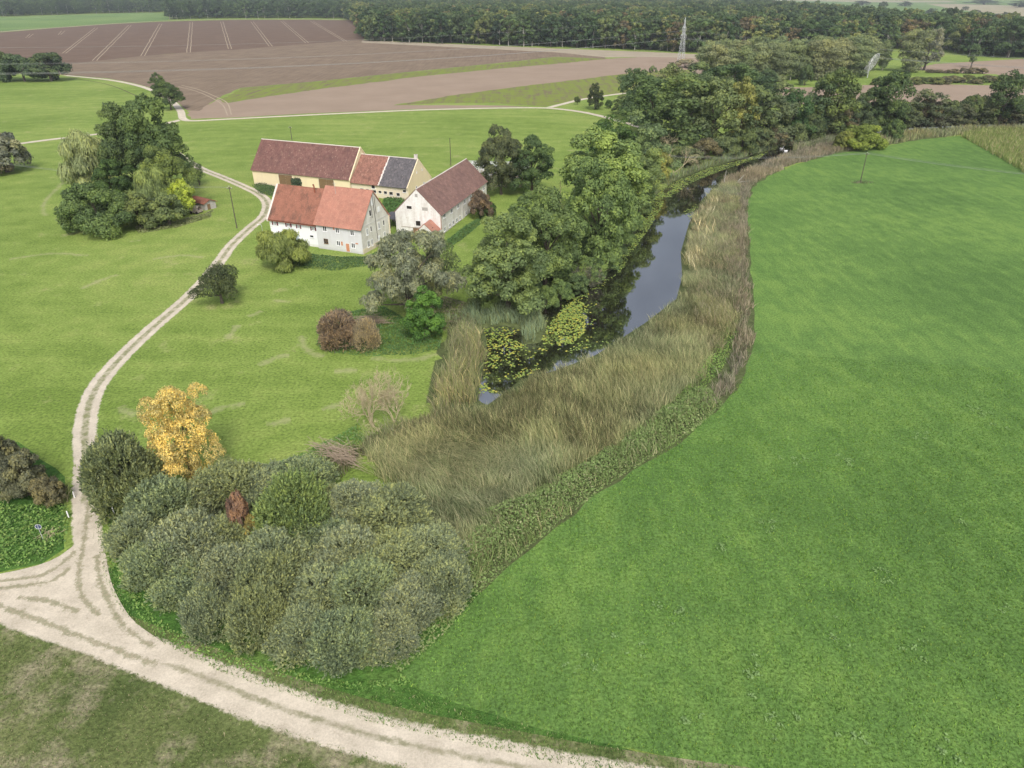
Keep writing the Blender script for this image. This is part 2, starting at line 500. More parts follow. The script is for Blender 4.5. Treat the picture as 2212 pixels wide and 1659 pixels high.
M_BROWNWOOD = flat_mat('brown_door_planks', (.17, .11, .06), (.24, .16, .085), 3.0, 0.85)
M_DARK = flat_mat('dark_opening', (.018, .015, .013), (.035, .03, .025), 2.0, 0.9)
M_BRICK = flat_mat('orange_brick', (.48, .2, .11), (.6, .3, .18), 5.0, 0.9)
M_BLUEDOOR = flat_mat('pale_blue_door', (.5, .58, .66), (.56, .64, .7), 3.0, 0.7)
M_GREYDOOR = flat_mat('grey_boards', (.33, .31, .29), (.45, .43, .4), 3.0, 0.85)
M_METAL = flat_mat('galvanised_steel', (.45, .47, .48), (.6, .62, .62), 3.0, 0.5, 0.5, 0.1, 0.3)
M_RUST = flat_mat('rusty_pipe', (.2, .07, .04), (.3, .1, .06), 6.0, 0.8)
M_POLE = flat_mat('creosoted_wood', (.07, .06, .05), (.13, .11, .09), 5.0, 0.85)
M_PORCELAIN = flat_mat('porcelain', (.6, .6, .58), (.75, .74, .7), 2.0, 0.3)
M_WHITE = flat_mat('white_paint', (.75, .76, .76), (.82, .82, .82), 2.0, 0.5)
M_BLUE = flat_mat('blue_sign_back', (.05, .07, .14), (.08, .10, .18), 2.0, 0.5)
M_DARKROOF = flat_mat('dark_felt_roof', (.07, .07, .08), (.11, .11, .12), 2.0, 0.9)
M_REDPAINT = flat_mat('faded_red_paint', (.3, .05, .045), (.42, .1, .08), 3.0, 0.8)
M_OLDPLANK = flat_mat('weathered_planks', (.28, .23, .19), (.45, .4, .34), 5.0, 0.9)
M_REDROOF = flat_mat('old_red_sheet_roof', (.22, .08, .05), (.33, .16, .11), 3.0, 0.9)
M_GLASS = NT('window_glass')
M_GLASS.bsdf(M_GLASS.ramp(M_GLASS.noise(2.0, 2.0), [(0.3, (.02, .022, .026)), (0.7, (.05, .055, .06))]), 0.12, spec=0.5)
M_GLASS = M_GLASS.m
M_MORTAR = flat_mat('pale_mortar', (.6, .54, .48), (.75, .7, .64), 6.0, 0.9)

# ------------------------------------------------------------------ ground sheet with the river bed
rng = np.random.default_rng(7)
west = [(1030, 862, 0), (1036, 820, 0), (1045, 772, 0), (1050, 738, 0), (1042, 708, 0), (1090, 702, 0), (1125, 712, 0), (1135, 742, 0), (1165, 740, 0), (1180, 702, 0),
        (1165, 672, 0), (1185, 652, 0), (1235, 640, 0), (1275, 612, 0), (1320, 582, 0), (1348, 545, 0), (1368, 512, 0), (1383, 472, 0), (1398, 435, 0), (1430, 408, 0),
        (1470, 384, 0), (1530, 362, 0), (1600, 342, 0), (1660, 326, 0), (1720, 314, 0), (1790, 297.5, 0), (1850, 286.5, 0), (1930, 278.5, 0), (2010, 273.8, 0), (2100, 269.4, 0), (2300, 264, 0)]
east = [(2300, 267, .5), (2100, 271.5, .5), (2010, 276, .5), (1940, 281, .6), (1870, 288, .2), (1800, 301, .3), (1720, 320, .8), (1640, 349, 1.4), (1560, 386, 1.6), (1520, 418, 1.7),
        (1492, 468, 1.8), (1474, 530, 1.8), (1478, 580, 1.8), (1466, 628, 1.8), (1400, 678, 1.8), (1340, 716, 1.8), (1290, 748, 1.8), (1200, 782, 1.8), (1130, 798, 1.8), (1068, 850, 1.4), (1045, 872, .8)]
RIVER = np.array([at(x, y, z - 0.45) for x, y, z in west + east])
REED_FLOOR = ats([(780, 965), (800, 940), (860, 930), (925, 905), (935, 820), (950, 750), (975, 690), (1100, 660), (1240, 630), (1340, 540), (1390, 420), (1480, 372), (1700, 312), (1850, 284), (2000, 272), (2212, 266),
                  (2212, 282), (2080, 290), (1900, 316), (1700, 358), (1640, 402), (1634, 430), (1640, 560), (1648, 745), (1580, 885), (1412, 1010), (1210, 1156), (1030, 1300), (900, 1430), (860, 1470), (800, 1300), (900, 1100), (820, 1010)])
xs = np.concatenate([[-6000, -3500, -2000, -1200, -700, -400, -200, -100, -60], np.arange(-40, 60, 1.25), np.arange(60, 300, 2.5), [320, 360, 450, 600, 900, 1500, 2500, 4000, 7000]])
ys = np.concatenate([[-400, -100, 0, 25], np.arange(40, 200, 1.25), np.arange(200, 460, 2.5), [480, 520, 600, 800, 1000, 1300, 1700, 2000, 2300, 2600, 2900, 3200, 4000, 6000, 9000]])
gx, gy = np.meshgrid(xs, ys)
G2 = np.stack([gx.ravel(), gy.ravel()], 1)
near = (G2[:, 0] > -45) & (G2[:, 0] < 320) & (G2[:, 1] > 38) & (G2[:, 1] < 480)
sdf = np.full(len(G2), 60.0)
pn = G2[near]
dd = pdist(pn, RIVER); dd[inside(pn, RIVER)] *= -1
sdf[near] = dd
gz = np.where(sdf < 0.6, -np.clip((0.6 - sdf) * 0.55, 0, 1.3), 0.0)
hill = np.clip((G2[:, 1] - 2300) / 900, 0, 1) * np.clip((-120 - G2[:, 0]) / 300, 0, 1)
gz = gz + hill * 75
ins = np.zeros(len(G2)); ins[near] = inside(pn, REED_FLOOR)
wetv = np.maximum(ins, np.clip(1.5 - sdf / 2, 0, 1))
nx, ny = len(xs), len(ys)
ii = np.arange(nx * ny).reshape(ny, nx)
FF = np.stack([ii[:-1, :-1], ii[:-1, 1:], ii[1:, 1:], ii[1:, :-1]], -1).reshape(-1, 4)
me = mesh_np('ground', np.column_stack([G2, gz]), FF, mats=[M_GROUND], smooth_=True)
a = me.attributes.new('wet', 'FLOAT', 'POINT'); a.data.foreach_set('value', wetv.astype(np.float32))
tag(link('ground', me), kind='structure')

def sheet(name, poly, z, mat, jit=0.25, step=3.0):
    P = subdiv(poly, step, jit, rng)
    v = [Vector((p[0], p[1], 0)) for p in P]
    tri = tessellate_polygon([v])
    F = []
    for t in tri:
        a_, b_, c_ = (v[i] for i in t)
        F.append(tuple(t) if (b_ - a_).cross(c_ - a_).z > 0 else tuple(reversed(t)))
    me = mesh_np(name, [(p[0], p[1], z) for p in P], F, mats=[mat])
    return tag(link(name, me), kind='structure')

def strip(name, line, half, z, mat, cols=9, parent=None):
    L = np.asarray(line)
    T_ = np.gradient(L, axis=0); T_ /= np.linalg.norm(T_, axis=1)[:, None] + 1e-9
    N = np.stack([-T_[:, 1], T_[:, 0]], 1)
    us = np.linspace(-half, half, cols)
    V = (L[:, None, :] + N[:, None, :] * us[None, :, None]).reshape(-1, 2)
    n = len(L)
    ii = np.arange(n * cols).reshape(n, cols)
    F = np.stack([ii[:-1, 1:], ii[:-1, :-1], ii[1:, :-1], ii[1:, 1:]], -1).reshape(-1, 4)
    me = mesh_np(name, np.column_stack([V, np.full(len(V), z)]), F[:, ::-1], mats=[mat])
    a = me.attributes.new('across', 'FLOAT', 'POINT'); a.data.foreach_set('value', np.tile(us, n).astype(np.float32))
    o = link(name, me, parent)
    if parent is None: tag(o, kind='structure')
    return o

sheet('river', subdiv(RIVER, 3, 0, rng) , -0.45, M_WATER, jit=0.0)

# big fields
CROP_EDGE = [(2074, 294), (1990, 301), (1900, 318), (1800, 333), (1720, 355), (1660, 380), (1627, 405), (1616, 432), (1616, 480), (1622, 560), (1629, 650), (1629, 740), (1603, 825), (1560, 876), (1500, 930),
             (1400, 997), (1300, 1060), (1200, 1140), (1100, 1222), (1030, 1290), (965, 1365), (905, 1420), (872, 1458), (890, 1482), (1000, 1525), (1150, 1570), (1300, 1605), (1500, 1648), (1660, 1680), (2400, 1800)]
sheet('crop_field', np.vstack([ats(CROP_EDGE), [[260, 20], [420, 150], [400, 260]], ats([(2300, 372), (2212, 368), (2135, 326)])]), 0.022, M_FIELD, jit=0.3)
sheet('rough_field', np.vstack([ats([(-60, 1328), (0, 1344), (110, 1374), (220, 1414), (330, 1460), (440, 1505), (560, 1549), (700, 1594), (900, 1644), (1100, 1680), (1300, 1720)]), [[30, 20], [-90, 20], [-110, 60]]]), 0.008, M_ROUGH)
sheet('verge', np.vstack([ats([(205, 1130), (225, 1250), (262, 1320), (330, 1380), (470, 1450), (600, 1500), (800, 1560), (1000, 1606), (1200, 1650), (1450, 1690), (1720, 1730), (1660, 1680), (1500, 1650), (1300, 1600),
                                (1150, 1560), (1000, 1510), (920, 1475), (900, 1450), (930, 1410), (980, 1350), (1040, 1280), (960, 1250), (600, 1250), (330, 1200), (235, 1060)])]), 0.016, M_VERGE)
sheet('ditch_bank', ats([(-40, 940), (40, 955), (140, 1030), (158, 1070), (158, 1120), (140, 1185), (90, 1218), (0, 1236), (-60, 1250)]), 0.009, M_VERGE)

TA = [(200, 1240), (192, 1180), (186, 1110), (186, 1050), (186, 985), (183, 940), (190, 885), (213, 830), (262, 772), (330, 708), (400, 648), (445, 602), (478, 560), (500, 530), (538, 494), (570, 466), (577, 440), (560, 420), (520, 400), (480, 383), (440, 367), (412, 352), (380, 330)]
strip('farm_track', smooth(ats(TA), 1.0), 2.4, 0.024, M_TRACK, 11)
TB = [(-140, 1285), (0, 1305), (110, 1342), (220, 1378), (330, 1422), (450, 1468), (580, 1520), (720, 1565), (880, 1608), (1050, 1642), (1220, 1676), (1450, 1715), (1700, 1750)]
strip('gravel_road', smooth(ats(TB), 1.0), 3.1, 0.028, M_ROAD, 11)
sheet('gravel_junction', smooth(ats([(-60, 1246), (0, 1240), (80, 1222), (128, 1202), (160, 1178), (178, 1168), (205, 1165), (210, 1190), (222, 1250), (252, 1312), (305, 1370), (400, 1428), (300, 1425), (160, 1372), (0, 1320), (-60, 1300)]), 1.5), 0.034, M_JUNCTION, jit=0.12, step=1.0)
FT = [(140, 163), (230, 172), (290, 183), (335, 198), (372, 220), (390, 240), (396, 257), (420, 261), (500, 257), (700, 247), (900, 238), (1050, 234), (1150, 233), (1200, 235), (1262, 243), (1325, 258), (1400, 280)]
T = NT('grassy_crown'); g, h2 = gravel_sock(T)
g = T.mix(T.ramp(T.noise(0.5, 6.0, rough=0.8), [(0.56, 0.0), (0.7, 0.7)]), g, (.3, .25, .19))
un = T.math('ADD', T.math('ABSOLUTE', T.attr('across').outputs['Fac']), T.math('MULTIPLY', T.math('SUBTRACT', T.noise(0.9, 6.0, rough=0.85), 0.5), 2.4))
gg = T.mix(T.ramp(T.noise(4.0, 3.0), [(0.4, 0.0), (0.6, 1.0)]), (.25, .22, .13), (.16, .175, .075))
T.bsdf(T.mix(T.ramp(un, [(0.1, .7), (0.4, 0.0)]), g, gg), 0.95, h2, 0.7, 0.06, spec=0.15); M_CROWN = T.m
for kz, pts in enumerate([[(190, 1085), (187, 1135), (176, 1197), (170, 1250), (182, 1294), (215, 1330)], [(-40, 1260), (0, 1256), (90, 1243), (140, 1213), (162, 1190)], [(-40, 1276), (0, 1271), (110, 1256), (152, 1224)], [(-60, 1296), (0, 1310), (85, 1341), (170, 1373), (260, 1408), (340, 1436)],
            [(208, 1200), (222, 1270), (262, 1345), (330, 1400)], [(40, 1290), (110, 1300), (170, 1322)]]):
    strip('grassy_crown', smooth(ats(pts), 1.0), 0.9, 0.040 + kz * .005, M_CROWN, 7)
strip('far_track', smooth(ats(FT), 3.0), 2.4, 0.05, M_FARTRACK, 9)
strip('side_track', smooth(ats([(-30, 322), (60, 308), (140, 298), (235, 287), (320, 275), (396, 258)]), 3.0), 2.0, 0.046, M_FARTRACK, 9)
strip('branch_track', smooth(ats([(1180, 234), (1215, 225), (1262, 214), (1330, 204), (1400, 196)]), 3.0), 1.9, 0.046, M_FARTRACK, 9)
strip('crest_track', smooth(ats([(-60, 74), (60, 64), (150, 58), (250, 51), (350, 45.5), (500, 42), (650, 41.5), (790, 43)]), 12.0), 5.0, 0.055, M_PALE, 5)

sheet('ploughed_field', ats([(-80, 76), (0, 70), (100, 62), (200, 54), (350, 46.5), (500, 43), (650, 42.5), (782, 44), (792, 60), (786, 86), (700, 92), (600, 101), (500, 108), (400, 113.5), (300, 122), (205, 132), (140, 139), (0, 150), (-80, 156)]), 0.02, M_PLOUGH, 0.6, 12)
sheet('stubble_field', ats([(140, 162), (60, 157), (-60, 160), (-80, 156), (0, 150), (140, 139), (205, 132), (300, 122), (400, 113.5), (500, 108), (700, 92), (786, 86), (900, 96), (1000, 101), (1200, 110), (1300, 118), (1310, 127), (1200, 123), (1100, 134), (950, 149), (800, 164), (650, 179), (520, 190),
                             (470, 212), (430, 240), (404, 238), (384, 222), (345, 197), (290, 180), (230, 169)]), 0.024, M_STUBBLE, 0.4, 6)
sheet('pale_margin', ats([(782, 87), (900, 92), (1000, 96), (1200, 105), (1400, 112), (1540, 119), (1540, 126), (1400, 123), (1310, 124), (1200, 113), (1000, 103), (900, 98), (782, 92)]), 0.03, M_PALE, 0.5, 8)
sheet('weedy_strip', ats([(475, 216), (520, 191), (650, 180), (800, 165), (950, 150), (1100, 135), (1200, 124), (1312, 127), (1200, 138), (1080, 148), (900, 166), (700, 191), (580, 208), (490, 223)]), 0.028, M_WEEDY, 1.0, 5)
sheet('harrowed_field', ats([(404, 240), (430, 236), (470, 214), (490, 223), (580, 208), (700, 191), (900, 166), (1080, 148), (1200, 138), (1312, 127), (1400, 122), (1540, 124), (1540, 160), (1370, 158), (1250, 172), (1100, 190), (980, 206), (850, 227), (1060, 228), (1150, 230), (1060, 232), (900, 235.5), (700, 244), (500, 254), (412, 257)]), 0.022, M_SMOOTH, 0.5, 6)
sheet('weedy_strip', ats([(850, 228), (980, 206), (1100, 190), (1250, 172), (1370, 157), (1500, 150), (1480, 180), (1370, 199), (1262, 212), (1215, 223), (1180, 230), (1060, 222), (950, 223)]), 0.03, M_WEEDY, 1.0, 5)
sheet('brown_field', ats([(1660, 195), (1700, 188), (1740, 189), (1800, 186), (1950, 181), (2130, 184), (2300, 186), (2300, 225), (2130, 226), (1950, 220), (1700, 226)]), 0.02, M_SMOOTH, 0.5, 6)
sheet('brown_field', ats([(1970, 150), (2020, 138), (2105, 133), (2212, 127), (2400, 120), (2400, 175), (2212, 172), (2150, 160), (2050, 158)]), 0.022, M_SMOOTH, 0.5, 8)
sheet('far_meadow', ats([(-80, 40), (0, 37), (100, 34), (250, 29), (363, 27.5), (363, 44), (250, 50), (150, 57), (0, 69), (-80, 75)]), 0.03, M_FAR_FIELD, 1.0, 20)
M_FARTAN = soil_mat('distant_stubble', (.3, .27, .17), (.38, .34, .22), 0.01, 0.3)
sheet('far_meadow', ats([(1560, 2), (2400, 1), (2500, 60), (2212, 70), (2000, 60), (1700, 40)]), 0.03, M_FAR_FIELD, 1.0, 50)
sheet('far_stubble', ats([(2000, 8), (2090, 9), (2212, 13), (2300, 17), (2300, 38), (2212, 36), (2120, 26), (2060, 20)]), 0.05, M_FARTAN, 1.0, 40)
sheet('far_stubble', ats([(1540, -1), (1700, -1), (2050, 2), (2070, 5), (1900, 5), (1700, 1.5)]), 0.06, M_FARTAN, 1.0, 50)
# tramlines in the ploughed field
k3 = 1 / 3.0
for t0, t1 in [((843, 163), (612, 393)), ((1042, 153), (925, 362)), ((1240, 143), (1222, 340)), ((1437, 140), (1490, 317)), ((1633, 140), (1755, 300)), ((1825, 135), (1990, 278)), ((2020, 138), (2240, 268)), ((625, 180), (415, 345)), ((410, 200), (385, 225)), ((205, 220), (175, 245))]:
    a_ = at(t0[0] * k3, t0[1] * k3); b_ = at(t1[0] * k3, t1[1] * k3)
    n_ = 24
    for sx in (-1, 1):
        line = np.array([a_ + (b_ - a_) * t + np.array([sx * (1.7 + 0.8 * (1 - t)), 0]) + rng.normal(0, .15, 2) for t in np.linspace(0, 1, n_)])
        strip('tramline', line, 0.42, 0.034, M_TRAM, 2)
for pts in [[(385, 187), (420, 196), (450, 208), (480, 226), (492, 250)], [(392, 184), (430, 194), (462, 207), (490, 222), (500, 248)]]:
    strip('tramline', smooth(ats(pts), 3), 0.35, 0.038, M_TRAM, 2)
# mown streak with darker soil line in the left meadow
T = NT('dry_grass_streak'); g, h = lawn_sock(T)
un = T.math('ADD', T.math('ABSOLUTE', T.attr('across').outputs['Fac']), T.math('MULTIPLY', T.math('SUBTRACT', T.noise(0.5, 6.0, rough=0.8), 0.5), 4.6))
T.bsdf(T.mix(T.ramp(un, [(0.0, .5), (0.95, 0.0)]), g, (.36, .345, .19)), 0.95, h, 0.5, 0.1, spec=0.1); M_DRY = T.m
for kz, pts in enumerate([[(135, 395), (122, 408), (98, 435), (94, 455), (99, 466)], [(126, 470), (137, 488)], [(280, 522), (304, 519)], [(176, 624), (215, 606), (255, 594)], [(490, 732), (515, 702)], [(536, 684), (566, 672)], [(652, 725), (656, 745), (672, 762), (700, 770)], [(590, 648), (626, 653)],
                          [(722, 803), (772, 799)], [(905, 776), (944, 765)], [(695, 885), (736, 872)], [(575, 917), (628, 906)], [(800, 775), (850, 779), (905, 776)], [(440, 900), (480, 880), (530, 872)], [(560, 790), (600, 772), (625, 768)], [(20, 560), (110, 548), (190, 552)], [(330, 560), (390, 552), (440, 556)], [(255, 880), (290, 900)]]):
    strip('dry_grass_streak', smooth(ats(pts), 1.0), 2.0, 0.012 + kz * .0006, M_DRY, 9)
strip('field_edge_line', smooth(ats([(150, 168), (230, 182), (290, 205), (340, 232)]), 3), 0.35, 0.03, M_MUD, 2)

# ------------------------------------------------------------------ foliage generators
def leaf_cards(P, N, size, rng, elong=1.0, along=None, tint=None):
    """diamond shaped leaf sprays at P with normals N; along = preferred long axis"""
    n = len(P)
    N = N / (np.linalg.norm(N, axis=1)[:, None] + 1e-9)
    r = rng.normal(0, 1, (n, 3)) if along is None else along + rng.normal(0, .35, (n, 3))
    A = r - (r * N).sum(1)[:, None] * N
    A /= np.linalg.norm(A, axis=1)[:, None] + 1e-9
    B = np.cross(N, A)
    s = (size * rng.uniform(.6, 1.35, n))[:, None]
    a = A * s * .5 * elong; b = B * s * .5
    k = rng.uniform(-.3, .3, (n, 1))
    V = np.stack([P - a, P + b + a * k, P + a, P - b - a * k * .5], 1).reshape(-1, 3)
    F = np.arange(n * 4).reshape(n, 4)
    t = np.repeat(tint, 4)
    return V, F, t

def crown_np(seed, H, W, zb, nl, lr, n, leaf, elong=1.0, droop=0.0, up=0.25, shape=1.0, jitter=0.55, gap=0.0, ragged=0.0, sub=0, full=.3, ks=(.3, .52), dome=False, sprig=0):
    rg = np.random.default_rng(seed)
    rz = (H - zb) / 2; rx = W / 2; cz = zb + rz
    i = np.arange(nl) + .5
    ph = np.arccos(1 - 2 * i / nl); th = math.pi * (1 + 5 ** .5) * i + rg.uniform(0, 6)
    D = np.stack([np.cos(th) * np.sin(ph), np.sin(th) * np.sin(ph), np.cos(ph)], 1) + rg.normal(0, .22, (nl, 3))
    if dome:
        D[:, 2] = np.abs(D[:, 2]) ** .8 ; D /= np.linalg.norm(D, axis=1)[:, None]
        cz = H * .1; rz = H - cz
    rr = rg.uniform(.72, 1.0 + ragged, nl)
    R_ = lr * rg.uniform(.75, 1.3, nl)
    zf = 1 - (1 - shape) * np.clip(D[:, 2], -1, 1) * .5
    zf = zf * (1 + full * np.clip(-D[:, 2], 0, 1) * 1.6)
    Cn = np.stack([D[:, 0] * (rx - lr * .8) * rr * zf, D[:, 1] * (rx - lr * .8) * rr * zf, cz + D[:, 2] * (rz - lr * .6) * rr], 1)
    Big = Cn.copy()
    Cn = np.vstack([Cn, [[0, 0, cz]]]); R_ = np.append(R_, min(rx, rz) * .72)
    lt = rg.uniform(.3, .7, nl + 1)
    if sub:
        S = rg.normal(0, 1, ((nl + 1) * sub, 3)); S /= np.linalg.norm(S, axis=1)[:, None]
        S[:, 2] = np.where(S[:, 2] < -.2, -S[:, 2], S[:, 2])
        par = np.repeat(np.arange(nl + 1), sub)
        ksub = rg.uniform(*ks, len(par))
        C2 = Cn[par] + S * (R_[par] * .78)[:, None] * np.array([1, 1, .85])
        R2 = R_[par] * ksub
        R2[par == nl] = lr * .5
        ok = np.ones(len(par), bool)
        for k in range(nl + 1):
            ok &= ~((np.linalg.norm(C2 - Cn[k], axis=1) < R_[k] * .62) & (par != k))
        C2, R2, par = C2[ok], R2[ok], par[ok]
        lt = np.clip(lt[par] + rg.normal(0, .16, len(par)), .1, .9)
        Cn, R_ = C2, R2
    nl = len(Cn) - 1
    w_ = R_ ** 2; w_ /= w_.sum()
    idx = rg.choice(nl + 1, n * 2, p=w_)
    d = rg.normal(0, 1, (n * 2, 3)); d /= np.linalg.norm(d, axis=1)[:, None]
    nn_ = n * 2
    d[:, 2] = np.where((d[:, 2] < -.3) & (rg.random(n * 2) < .6), -d[:, 2], d[:, 2])
    rad = R_[idx] * rg.uniform(.72, 1.06, n * 2) * (1 + .18 * np.sin(d[:, 0] * 7 + idx) * np.sin(d[:, 1] * 6 + idx * 2) )
    P = Cn[idx] + d * rad[:, None] * np.array([1, 1, .85])
    keep = np.ones(n * 2, bool)
    for k in range(nl + 1):
        q = np.linalg.norm((P - Cn[k]) / np.array([1, 1, .85]), axis=1) < R_[k] * .66
        keep &= ~(q & (idx != k))
    keep &= P[:, 2] > max(0.05, zb * .5)
    P = P[keep][:n]; d = d[keep][:n]; idx = idx[keep][:n]
    spt = None
    if sprig:
        M_ = len(P); per = 7
        ax = d + np.array([0, 0, .7]) + rg.normal(0, .3, (M_, 3)); ax /= np.linalg.norm(ax, axis=1)[:, None]
        t_ = rg.uniform(0, 1, (M_, per)); Ls = rg.uniform(.3, .75, (M_, 1)) * sprig
        lat = rg.normal(0, .085 * sprig, (M_, per, 3))
        P = (P[:, None, :] + ax[:, None, :] * (t_ * Ls)[:, :, None] + lat * (1.2 - t_)[:, :, None]).reshape(-1, 3)
        d = np.repeat(ax, per, 0); idx = np.repeat(idx, per); spt = np.repeat(rg.normal(0, .2, M_), per)
    m = len(P)
    N = d + rg.normal(0, jitter, (m, 3)) + np.array([0, 0, up])
    al = None
    if droop:
        al = np.tile([0, 0, -1.0], (m, 1)) * droop + d * .35
        N = d * np.array([1, 1, .3]) + rg.normal(0, .35, (m, 3)) + np.array([0, 0, .15])
        P[:, 2] -= rg.uniform(0, 1, m) * leaf * elong * .5
    elif up > .8:
        al = d + np.array([0, 0, .9])
        N = d * .8 + rg.normal(0, .45, (m, 3)) + np.array([0, 0, .9])
    if spt is not None:
        al = d + rg.normal(0, .35, (m, 3)); N = np.cross(al, rg.normal(0, 1, (m, 3))); N *= np.sign(N[:, 2:3] + 1e-6); N = N / np.linalg.norm(N, axis=1)[:, None] + np.array([0, 0, .5])
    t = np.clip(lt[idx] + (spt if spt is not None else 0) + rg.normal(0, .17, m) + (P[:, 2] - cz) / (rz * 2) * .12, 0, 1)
    return leaf_cards(P, N, leaf, rg, elong, al, t), Big

def trunk_mb(seed, H, zb, r, Cn=None, nb=7, lean=0.0, twigs=0, stems=1):
    rg = np.random.default_rng(seed); mb = MB()
    for s_ in range(stems):
        ox, oy = (rg.normal(0, r * 1.2, 2) if stems > 1 else (0, 0))
        tip = (ox * 3 + rg.normal(0, H * .04), oy * 3 + rg.normal(0, H * .04), H * .72)
        pts = [(ox, oy, -.2), (ox + rg.normal(0, r * .2), oy + rg.normal(0, r * .2), H * .12), (ox * 1.5 + rg.normal(0, r * .5), oy * 1.5 + rg.normal(0, r * .5), H * .36), tip]
        mb.tube(pts, [r * 1.35, r, r * .7, r * .15], 7)
    if Cn is not None:
        sel = rg.choice(len(Cn), min(nb, len(Cn)), replace=False)
        for k in sel:
            c = Cn[k]; z0 = max(zb * .6, min(H * .5, c[2] * .55)); 
            mid = (c[0] * .45, c[1] * .45, z0 + (c[2] - z0) * .45)
            mb.tube([(0, 0, z0), mid, tuple(c)], [r * .55, r * .35, r * .1], 5, False)
    return mb

PROTO = {}
def proto(key, seed, H, W, zb, nl, lr, n, leaf, trunk=None, bark=None, nb=7, stems=1, **k):
    (V, F, t), Cn = crown_np(seed, H, W, zb, nl, lr, n, leaf, **k)
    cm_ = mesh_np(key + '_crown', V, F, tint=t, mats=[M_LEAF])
    tm = trunk_mb(seed + 5, H, zb, trunk or H * .028, Cn, nb, stems=stems).mesh(key + '_trunk', bark or M_BARK)
    PROTO[key] = (cm_, tm, float(np.percentile(V[:, 2], 99.7)), float(2 * np.percentile(np.linalg.norm(V[:, :2], axis=1), 97)))

for i in range(5):
    proto(f'oak{i}', 100 + i, 16, 14, 1.6, [30, 36, 28, 34, 26][i], [2.8, 2.6, 3.0, 2.7, 3.0][i], 26000, .37, ragged=.1, nb=10, sub=9, jitter=.38)
for i in range(5):
    proto(f'mid{i}', 200 + i, 18, 13, .3, [26, 32, 24, 30, 20][i], [3.1, 2.7, 3.2, 2.9, 3.1][i], 9000, .52, ragged=.1, sub=6, jitter=.45)
for i in range(2):
    proto(f'weep{i}', 300 + i, 12, 10, .4, 26, 1.7, 13000, .2, elong=5.5, droop=1.0)
proto('silver', 330, 14, 15, .8, 30, 2.6, 30000, .2, elong=2.6, droop=.45, stems=3, ragged=.08, sub=7)
for i in range(6):
    proto(f'sallow{i}', 400 + i, 5.2, 9.5, .1, [13, 15, 12, 14, 16, 12][i], [2.2, 2.0, 2.4, 2.1, 1.9, 2.2][i], 5200, .14, elong=2.3, sprig=1.1, dome=True, up=.5, trunk=.12, stems=4, nb=5)
for i in range(4):
    proto(f'bush{i}', 500 + i, 6, 7, .1, 26, 1.7, 10000, .3, sub=7, dome=True, trunk=.14, stems=3, nb=4)
for i in range(4):
    proto(f'birch{i}', 600 + i, 22, 8, .8, 24, 2.1, 7000, .34, elong=2.4, droop=.7, trunk=.22, bark=M_PALEBARK, shape=1.4, full=.1)
proto('apple', 700, 6.5, 8, 1.3, 24, 1.5, 12000, .22, trunk=.28, nb=9, ragged=.2)
proto('yellow', 710, 15, 9.5, .3, 50, 1.9, 30000, .18, sub=24, ks=(.22, .4), elong=1.5, trunk=.2, stems=2, nb=12, shape=1.3, ragged=.1)
proto('bigbush', 715, 9, 14, .1, 34, 2.6, 22000, .34, sub=8, dome=True, trunk=.2, stems=3)
proto('conic', 720, 9, 6.5, .1, 26, 1.6, 14000, .23, sub=7, dome=True, up=.6, shape=1.5)
proto('twiggy', 730, 10, 6, .3, 24, 1.1, 2600, .26, trunk=.12, stems=4, nb=14)
proto('poplar', 740, 17, 4.5, 1.5, 20, 1.0, 4000, .34, trunk=.25, shape=1.3)

def tree(key, bx, by, ty, wpx, col, label, cat='tree', name='tree', group=None, rot=None, hs_=1.0, bark=None, depth=1.0):
    cm_, tm, H, W = PROTO[key]
    P = at(bx, by); D = dist(P)
    h_ = top_height(bx, by, ty) * hs_
    wd = wpx * D / FPX * 1.12; h_ *= 1.03
    r = bpy.data.objects.new(name, None); COL.objects.link(r)
    r.empty_display_size = .5
    r.location = (P[0], P[1], 0)
    s_ = random.uniform(0, 6.28) if rot is None else rot
    r.rotation_euler = (0, 0, s_)
    r.scale = (wd / W, wd / W * depth, h_ / H)
    tag(r, label, cat, group)
    c_ = link('crown', cm_, r); c_.color = (*col, 1)
    link('trunk', tm, r)
    return r
random.seed(5)

# colours of leaves
OAK = (.09, .135, .042); OAKL = (.12, .18, .055); OAKD = (.05, .085, .028); OLIVE = (.12, .14, .055); SILV = (.17, .185, .115); DARKB = (.045, .075, .026)
YEL = (.39, .325, .125); WEEP = (.205, .235, .11); GREY = (.14, .15, .105); BROWN = (.16, .125, .08); YG = (.2, .25, .045)

